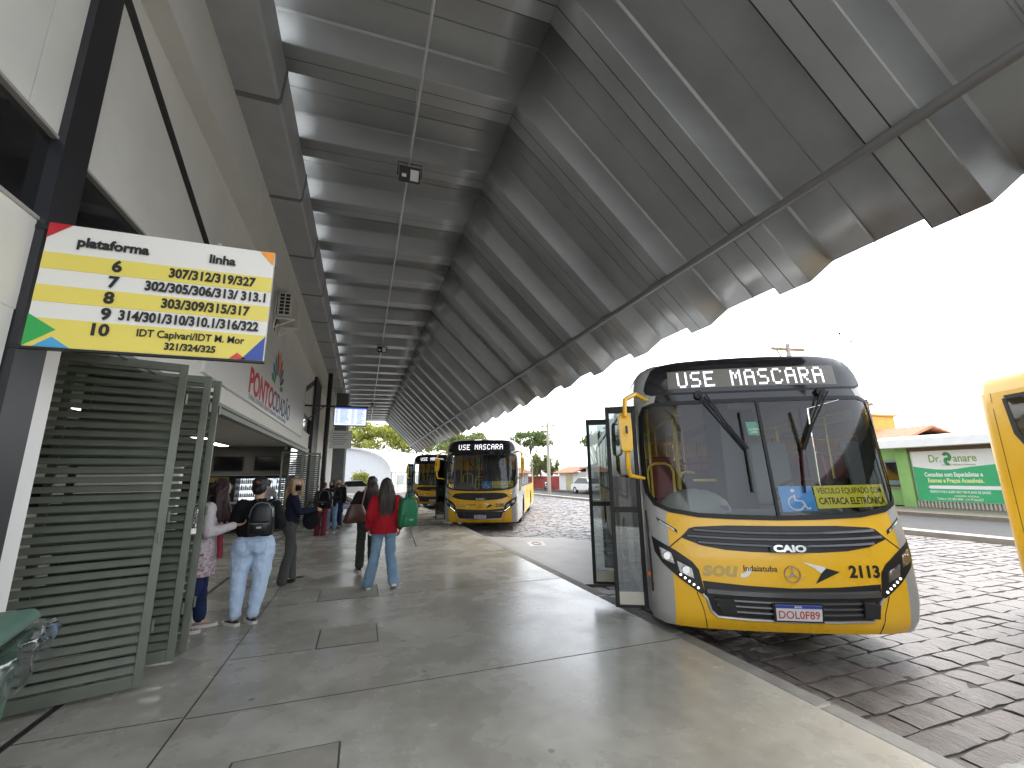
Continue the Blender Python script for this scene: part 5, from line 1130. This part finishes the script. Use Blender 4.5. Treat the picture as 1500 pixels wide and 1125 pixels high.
for z in(.35,.75,1.15): b.tube([(0,0,z),(9,1.2,z)],.028,6)
b.build('rail',m_galv,fr)
for k in range(6): b=MB();b.tube([(k*1.8,k*.24,0),(k*1.8,k*.24,1.25)],.035,6);b.build('post',m_galv,fr)
def block(label,x0,x1,y0,y1,h,m,floors,cols,face='S'):
    t=thing('apartment_house',label,'building',((x0+x1)/2,y0,-.2));w_=(x1-x0)/2
    MB().box(-w_,w_,0,y1-y0,0,h).build('wall',m,t);MB().box(-w_-.15,w_+.15,-.15,y1-y0+.15,h,h+.25).build('parapet',m_white,t)
    for f in range(floors):
        for c in range(cols):
            x=-w_+(c+.5)*2*w_/cols;z=h*(f+.35)/floors
            fm=MB().box(x-.42,x+.42,-.04,.0,z-.06,z+1.06).build('window',m_white,t);MB().box(x-.36,x+.36,-.05,-.041,z,z+1).build('pane',mat('far pane',(.10,.12,.13),.15),fm)
    return t
block('small cream apartment block behind the dark post at the platform end',-4.6,-.6,62,72,4.9,m_pale,2,3)
block('taller white block far behind the small cream one',-2.2,2.2,86,96,6.4,mat('far white render',(.66,.66,.66),.8),3,4)

def tree(name,label,x,y,h,crown,n,leaf,m,seed,trunk=.2,gap=.45,limbs=6,group='trees around the bus yard',z0=-.2):
    rg=np.random.default_rng(seed);t=thing(name,label,'tree',(x,y,z0),0,group)
    b=MB();cx,cy,cz,rx,ry,rz=crown
    b.tube([(0,0,0),(.1*trunk,.05,h*.25),(cx*.4,cy*.4,h*.5),(cx*.8,cy*.8,cz)],[trunk,trunk*.8,trunk*.65,trunk*.3],8)
    cl=[]
    for k in range(limbs*4):
        a=rg.uniform(0,6.283);e=rg.uniform(-.5,1);r_=rg.uniform(.45,1)**.6;q=np.array([cx+rx*r_*math.cos(a)*math.sqrt(1-min(.95,e*e)*.8),cy+ry*r_*math.sin(a)*math.sqrt(1-min(.95,e*e)*.8),cz+rz*e*.9]);cl.append(q)
        if k<limbs*2: s=rg.uniform(.35,.7);b.tube([(cx*.5,cy*.5,h*s),tuple((np.array([cx*.5,cy*.5,h*s])+q)/2+np.array([0,0,.25])),tuple(q)],[trunk*.35,trunk*.22,.02],5)
    b.build('trunk',mat('bark',(.10,.08,.06),.9,var=.3,vscale=6),t,smooth=True)
    cl=np.array(cl);idx=rg.integers(0,len(cl),n);sc=np.array([rx,ry,rz])*gap*.55
    P=cl[idx]+rg.normal(0,1,(n,3))*sc*.55
    d=rg.normal(0,1,(n,3));d/=np.linalg.norm(d,axis=1)[:,None];d[:,2]=d[:,2]*.6
    u=np.cross(d,rg.normal(0,1,(n,3)));u/=np.linalg.norm(u,axis=1)[:,None];v=np.cross(d,u)
    L=leaf*rg.uniform(.6,1.4,(n,1));Q=np.stack([P-u*L*.5,P+v*L*.32,P+u*L*.6,P-v*L*.32],1).reshape(-1,3)
    me=bpy.data.meshes.new('crown');me.from_pydata(Q.tolist(),[],[(4*i,4*i+1,4*i+2,4*i+3) for i in range(n)]);me.materials.append(m)
    o=bpy.data.objects.new('crown',me);COL.objects.link(o);o.parent=t;return t
lf1=leafmat('yellow green leaves',(.16,.19,.035),(.34,.36,.06));lf2=leafmat('mid green leaves',(.07,.11,.03),(.14,.19,.05));lf3=leafmat('olive leaves',(.11,.14,.045),(.2,.24,.07))
tree('spreading_tree','broad yellow green tree above the white vaulted shed, seen under the canopy end',1.6,75,8,(0,0,7.6,6.2,5,2.6),5200,.5,lf1,3,.32)
tree('spreading_tree','thin leafed tree right of the broad yellow green one near the canopy tip',9.0,78,8,(0,0,6.6,3.4,3,2.6),1100,.42,lf3,4,.25,.5)
tree('spreading_tree','green tree showing above the roof of the middle bus',14.6,64,7,(0,0,6.0,4.3,3.5,1.9),3600,.42,lf3,5,.28)
tree('pine_like_tree','tall open tree with flat layered crown beside the street light pole',20.4,52,7.2,(0,0,6.0,2.5,2.2,1.3),2400,.30,lf2,6,.2,.5)
tree('bushy_tree','dense bushy tree over the red wall below the tall open tree',20.9,50,3.4,(0,0,2.6,1.5,1.4,1.5),2600,.26,lf3,7,.16,.5)
tree('bushy_tree','second bushy tree right of the light pole over the red wall',22.6,50.5,3.4,(0,0,2.5,.9,1,1.3),1100,.26,lf2,8,.14,.5)
tree('street_tree','feathery tree between the nearest bus and the houses of the street',22.0,38,5,(0,0,4.5,1.4,1.4,1.3),1500,.28,lf2,9,.15,.5)
tree('round_tree','small round yellow green tree beyond the bench',0.0,47,2,(0,0,1.35,.95,.9,.85),1500,.18,lf1,10,.1,.6)

# light pole by the street and the two power poles
def pole(label,x,y,h,arm,m,lean=0.,thin=1.):
    t=thing('utility_pole',label,'pole',(x,y,-.2));t.rotation_euler=(0,lean,0)
    b=MB();b.tube([(0,0,0),(0,0,h)],[.17*thin,.11*thin],10);b.build('shaft',m,t,smooth=True)
    b=MB();b.beam((-arm,0,h-.35),(arm,0,h-.25),.11,.12);b.beam((-arm*.8,.2,h-.75),(arm*.6,.2,h-.75),.09,.1);b.beam((-.4,0,h-1.1),(-arm*.7,0,h-.35),.05,.05);b.build('cross_arm',mat('weathered timber',(.30,.2,.11),.9,var=.3,vscale=8),t)
    b=MB()
    for k in(-.9,-.5,.5,.9): b.tube([(k*arm,0,h-.27),(k*arm,0,h-.1)],[.05,.03],7)
    b.build('insulator',m_white,t)
    return t
m_pole=mat('concrete pole',(.42,.39,.32),.85,var=.1)
pole('pale concrete street pole with cross arm standing before the bushy trees',16.3,37.0,6.6,.7,m_pole)
pole('power pole with brown cross arm showing just above the roof of the nearest bus',20.7,15.6,8.35,1.15,m_pole)
pole('leaning thin grey brown pole in front of the orange tiled roof',23.3,13.75,5.2,.35,mat('dark timber',(.16,.12,.10),.9,var=.2),R(-4),.55)
wr=thing('overhead_wires','thin overhead wires strung along the street above the clinic','wires',(0,0,0))
for k,(z,x) in enumerate(((4.35,22.4),(4.75,22.3),(5.3,22.2),(5.9,22.0),(7.9,20.2),(7.9,21.3))):
    b=MB();b.tube([(x,15.6+(y-15.6),z-.35*math.sin((15.6-y)/24*math.pi)*(1 if y<15.6 else -.0)) for y in np.linspace(15.6,-8,13)],.012,5);b.build('wire',m_black,wr)

# the clinic across the street
m_gwall=mat('bright green wall',(.25,.44,.14),.8,var=.12,vscale=1.5);m_tile=mat('orange roof tiles',(.44,.17,.085),.8,var=.35,vscale=5,bump=.6,bscale=18,stretch=(1,4,1))
cl=thing('clinic_building','low white and green clinic with projecting white eave across the street','building',(23.6,0,-.02))
b=MB();b.box(.12,6,2.5,12.87,0,2.6);b.build('wall',m_white,cl)
b=MB();b.box(-.06,.5,12.87,13.35,0,2.62);b.build('green_pier',m_gwall,cl)
b=MB();b.loft([[(x,y,z) for x,z in((-.75,2.62),(-.72,2.98),(-.2,3.12),(6,3.5),(6,2.605),(-.6,2.605))] for y in(2.2,13.7)]);b.build('eave',mat('eave white',(.78,.77,.74),.6,var=.05),cl)
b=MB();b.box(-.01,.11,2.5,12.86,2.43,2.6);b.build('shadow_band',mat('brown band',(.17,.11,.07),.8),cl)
b=MB();b.box(.06,.1,2.6,12.8,.0,.30)
for k in range(82): b.box(-.01,.045,2.66+k*.125,2.66+k*.125+.055,.02,.30)
b.build('grille',[mat('grille pale',(.42,.40,.33),.6)],cl);
bn=thing('clinic_banner','large white and green clinic banner with lettering hung on the wall across the street','banner',(23.6,12.75,.26))
H_=2.15;Lb=9.6
MB().box(-.03,0,-Lb,0,0,H_).build('cloth',mat('banner white',(.72,.72,.68),.55,var=.04),bn)
def bx(y,z,d): return Vector((-.03-d,-y,z))
b=MB();cv=[(y,1.50-.16*math.sin(min(1,y/1.9)*math.pi*.8)+(.075*max(0,y-1.3)**1.4)) for y in np.linspace(0,4.2,20)]
drape(b,[(0,.01)]+[(Lb-.01,.01),(Lb-.01,2.0),(4.3,1.78)]+cv[::-1],bx,(),.002,.002,.6);b.build('green_field',mat('banner green',(.04,.38,.15),.5,var=.12,vscale=.8),bn)
def btext(name,t_,y,z,s,c,bold=.02,sx=1.,al='LEFT'):
    b=MB();text_mb(b,t_,s,(-.036,-y,z),(0,-1,0),(0,0,1),bold=bold,sx=sx,align=al,depth=.004);b.build(name,mat('banner '+name,c,.5),bn)
btext('clinic_name','Dr.',.62,1.80,.46,(.18,.36,.06),.008,.72);btext('clinic_name_end','anare',1.47,1.80,.46,(.18,.33,.06),.008,.74)
b=MB();b.tube([(-.04,-1.27+.12*math.cos(a)*(.8 if math.sin(2*a)>0 else 1),1.83+.20*math.sin(a)*.98) for a in np.linspace(.6,3.6,10)]+[(-.04,-1.29-.08*math.sin(a)*-1,1.70+.12*math.cos(a)) for a in np.linspace(.2,3.4,9)],.055,6);b.build('swirl_initial',mat('swirl green',(.04,.28,.08),.5),bn)
btext('strapline','CLÍNICA MÉDICA POPULAR',1.05,1.53,.09,(.2,.3,.1),0)
btext('offer_line','Consultas com Especialistas e',.38,1.13,.25,(.75,.78,.72),.03,.64);btext('price_line','Exames e Preços Acessíveis.',.46,.88,.25,(.70,.76,.32),.03,.64)
b=MB();drape(b,[(.42,.60),(.5,.535),(Lb-.3,.535),(Lb-.3,.675),(.5,.675)],bx,(),.0045,.002,2);b.build('white_bar',m_white,bn)
btext('plan_line','RESPEITO PARA QUEM NÃO TEM PLANO DE SAÚDE',.46,.41,.14,(.72,.76,.72),.02,.6);btext('agenda_line','AGENDE AGORA:',1.25,.25,.10,(.7,.75,.4),.02);btext('phone_line','Telefone: (19) 3801-8898 - (19) 97166-6277',.66,.12,.13,(.72,.76,.72),.01,.64)
gh=thing('green_house','green house with orange tiled roof and grey blue shutters next to the clinic','house',(24.3,13.4,-.02))
b=MB();b.box(0,7,.0,5.5,0,3.0);b.build('wall',m_gwall,gh)
b=MB();b.loft([[(x,y,z) for x,z in((-.6,2.95),(2.2,3.8),(5.4,3.0),(2.2,3.68),(-.55,2.86))] for y in(-.25,6)]);b.build('roof',m_tile,gh)
for y0 in(.15,1.6):
    fm=MB().box(-.05,0,y0,y0+.75,.75,2.1).build('window',mat('window frame grey',(.2,.25,.27),.5),gh);MB().box(-.06,-.051,y0+.08,y0+.67,.85,2.0).build('pane',m_pane,fm);MB().box(-.2,-.001,y0-.1,y0+.85,.95,1.15).build('sill_box',mat('grey blue paint',(.12,.2,.22),.6),fm)
t=thing('yellow_house','tall yellow house rising behind the orange tiled roof','house',(26.5,15.3,-.02));MB().box(0,2,.55,3,0,4.6).build('wall',mat('yellow wall',(.62,.44,.10),.8,var=.08),t);MB().box(-.15,2.15,.4,3.15,4.6,4.7).build('cornice',mat('ochre trim',(.5,.34,.1),.8),t)
# houses of the far street
rw=thing('red_wall','long dark red garden wall along the far street below the bushy trees','wall',(20.7,44.5,-.15));MB().box(0,.2,0,9,0,1.55).build('panel',mat('red wall paint',(.32,.05,.035),.8,var=.2,vscale=1.5),rw);MB().box(-.05,.25,-.05,9.05,1.55,1.62).build('coping',m_pale,rw)
b=MB();b.box(-.03,-.001,2,3.2,0,1.5);b.build('gate_panel',mat('faded red gate',(.42,.10,.07),.7),rw)
h1=thing('white_house','white house with orange tiled porch across the far street','house',(20.7,39.6,-.15))
b=MB();b.box(0,6,0,4.6,0,2.0);b.build('wall',m_white,h1);b=MB();b.loft([[(x,y,z) for x,z in((-.7,1.95),(1.2,2.6),(3,2.0),(1.2,2.5),(-.65,1.88))] for y in(-.2,4.8)]);b.build('porch_roof',m_tile,h1)
b=MB();b.box(-.03,-.001,1.3,2.9,.1,1.7);b.build('gate_panel',mat('pale yellow gate',(.5,.45,.25),.6,var=.3,vscale=6),h1)
h2=thing('white_house','white two storey house with grey roof behind the parked white car','house',(21.2,33.5,-.15))
b=MB();b.box(0,6,0,5.4,0,2.5);b.box(1.6,6,.3,4.9,2.5,4.3);b.build('wall',m_white,h2);b=MB();b.loft([[(x,y,z) for x,z in((-.7,2.4),(1.5,2.9),(1.5,2.8),(-.65,2.3))] for y in(-.2,5.5)]);b.build('roof',mat('grey tiles',(.25,.25,.26),.8,var=.2),h2)
for y0,z0 in((1,.9),(3,.9)):
    fm=MB().box(-.04,0,y0,y0+.9,z0,z0+1.1).build('window',m_gut,h2);MB().box(-.05,-.041,y0+.07,y0+.83,z0+.07,z0+1.03).build('pane',m_pane,fm)
b=MB();b.box(1.55,1.599,1.2,2.6,2.9,4.0);b.build('upper_window',m_pane,h2)
h3=thing('yellow_house','pale yellow upper storey house behind the tiled porch','house',(27,40.5,-.15));MB().box(0,6,0,6,0,4.2).build('wall',mat('pale yellow wall',(.6,.55,.28),.8,var=.1),h3)
for k in range(3): fm=MB().box(-.05,0,.6+k*1.8,1.7+k*1.8,2.5,3.7).build('window',m_white,h3);MB().box(-.06,-.051,.7+k*1.8,1.6+k*1.8,2.6,3.6).build('pane',mat('far pane',(.1,.12,.13),.15),fm)
def car(label,x,y,rz,m):
    t=thing('parked_car',label,'car',(x,y,ZR),rz,'cars parked along the streets')
    low=[(-2.0,.35),(-2.02,.6),(-1.9,.82),(-1.0,.9),(1.35,.9),(1.95,.86),(2.05,.6),(2.0,.33)];b=MB()
    b.loft([[(x_*(1-.03*abs(s)),.82*s*(1 if z<.85 else .96),z) for x_,z in low] for s in(-1,-.9,0,.9,1)]);b.build('body',m,t,smooth=True,ang=35,bevel=.03)
    cab=[(-1.05,.88),(-.45,1.38),(.95,1.42),(1.6,.88)];b=MB();b.loft([[(x_,.74*s*(1 if z<1 else .84),z) for x_,z in cab] for s in(-1,1)]);b.build('cabin_glass',m_pane,t,bevel=.02)
    b=MB();b.loft([[(x_,.63*s,z) for x_,z in((-.5,1.385),(.98,1.43),(.9,1.46),(-.4,1.42))] for s in(-1,1)]);b.build('roof',m,t)
    for sx in(-1.25,1.25):
        for sy in(-.72,.72):
            b=MB();b.tube([(sx,sy-.1,.31),(sx,sy+.1,.31)],.31,18);wl=b.build('wheel',m_rub,t);b=MB();b.tube([(sx,sy-.105,.31),(sx,sy+.105,.31)],.19,14);b.build('rim',m_galv,wl)
    for sy in(-.55,.55): MB().box(-2.03,-1.95,sy-.16,sy+.16,.62,.76).build('headlight',m_hl,t)
    return t
car('white parked car on the far street in front of the white house',20.0,36.2,R(95),m_white)
car('pale car parked in the yard left of the white shed',-1.0,43.5,R(10),mat('silver car paint',(.5,.5,.5),.3,metal=.4))
mt=thing('parked_motorbike','small pale motorbike standing at the kerb by the red wall','motorbike',(19.9,46.0,ZR),R(80))
for x_ in(-.6,.6): b=MB();b.loft([[(x_+(.25+.05*math.cos(u))*math.cos(a),.045*math.sin(u),.3+(.25+.05*math.cos(u))*math.sin(a)) for u in np.linspace(0,6.283,7)[:-1]] for a in np.linspace(0,6.2832,21)],cap=False);b.build('wheel',m_rub,mt)
b=MB();b.tube([(-.6,0,.3),(-.2,0,.45),(.25,0,.72),(.48,0,.95)],.05,8);b.tube([(.6,0,.3),(.45,0,.98)],.03,8);b.ell((0,0,.5),(.22,.12,.16));b.build('frame',m_galv,mt)
b=MB();b.ell((-.3,0,.78),(.38,.11,.07));b.build('seat',m_rub,mt,smooth=True);b=MB();b.ell((.15,0,.78),(.22,.12,.13));b.build('tank',m_white,mt,smooth=True);b=MB();b.tube([(.4,-.33,1.02),(.45,0,.98),(.4,.33,1.02)],.018,6);b.build('handlebar',m_dark,mt)
for (x,y,z,rz,lab) in ((31.9,20,11.2,.4,'left one of two small dark birds in the white sky'),(32.9,20,10.7,.9,'right and lower one of two small dark birds in the white sky')):
    t=thing('bird',lab,'bird',(x,y,z),rz,'birds in the sky')
    b=MB();b.ell((0,0,0),(.05,.13,.045));b.ell((0,.13,.02),(.03,.04,.03));b.loft([[(0,-.1,0),(.0,-.12,.01)],[(-.05,-.22,0),(.05,-.22,.0)]],cap=False,closed=False);b.build('body',m_black,t,smooth=True)
    for s in(-1,1): b=MB();b.loft([[(s*.03,.06,.02),(s*.03,-.05,.02)],[(s*.16,.07,.09),(s*.16,-.03,.09)],[(s*.3,.0,.06),(s*.3,-.04,.06)]],cap=False,closed=False);b.build('wing',m_black,t,fix=False)
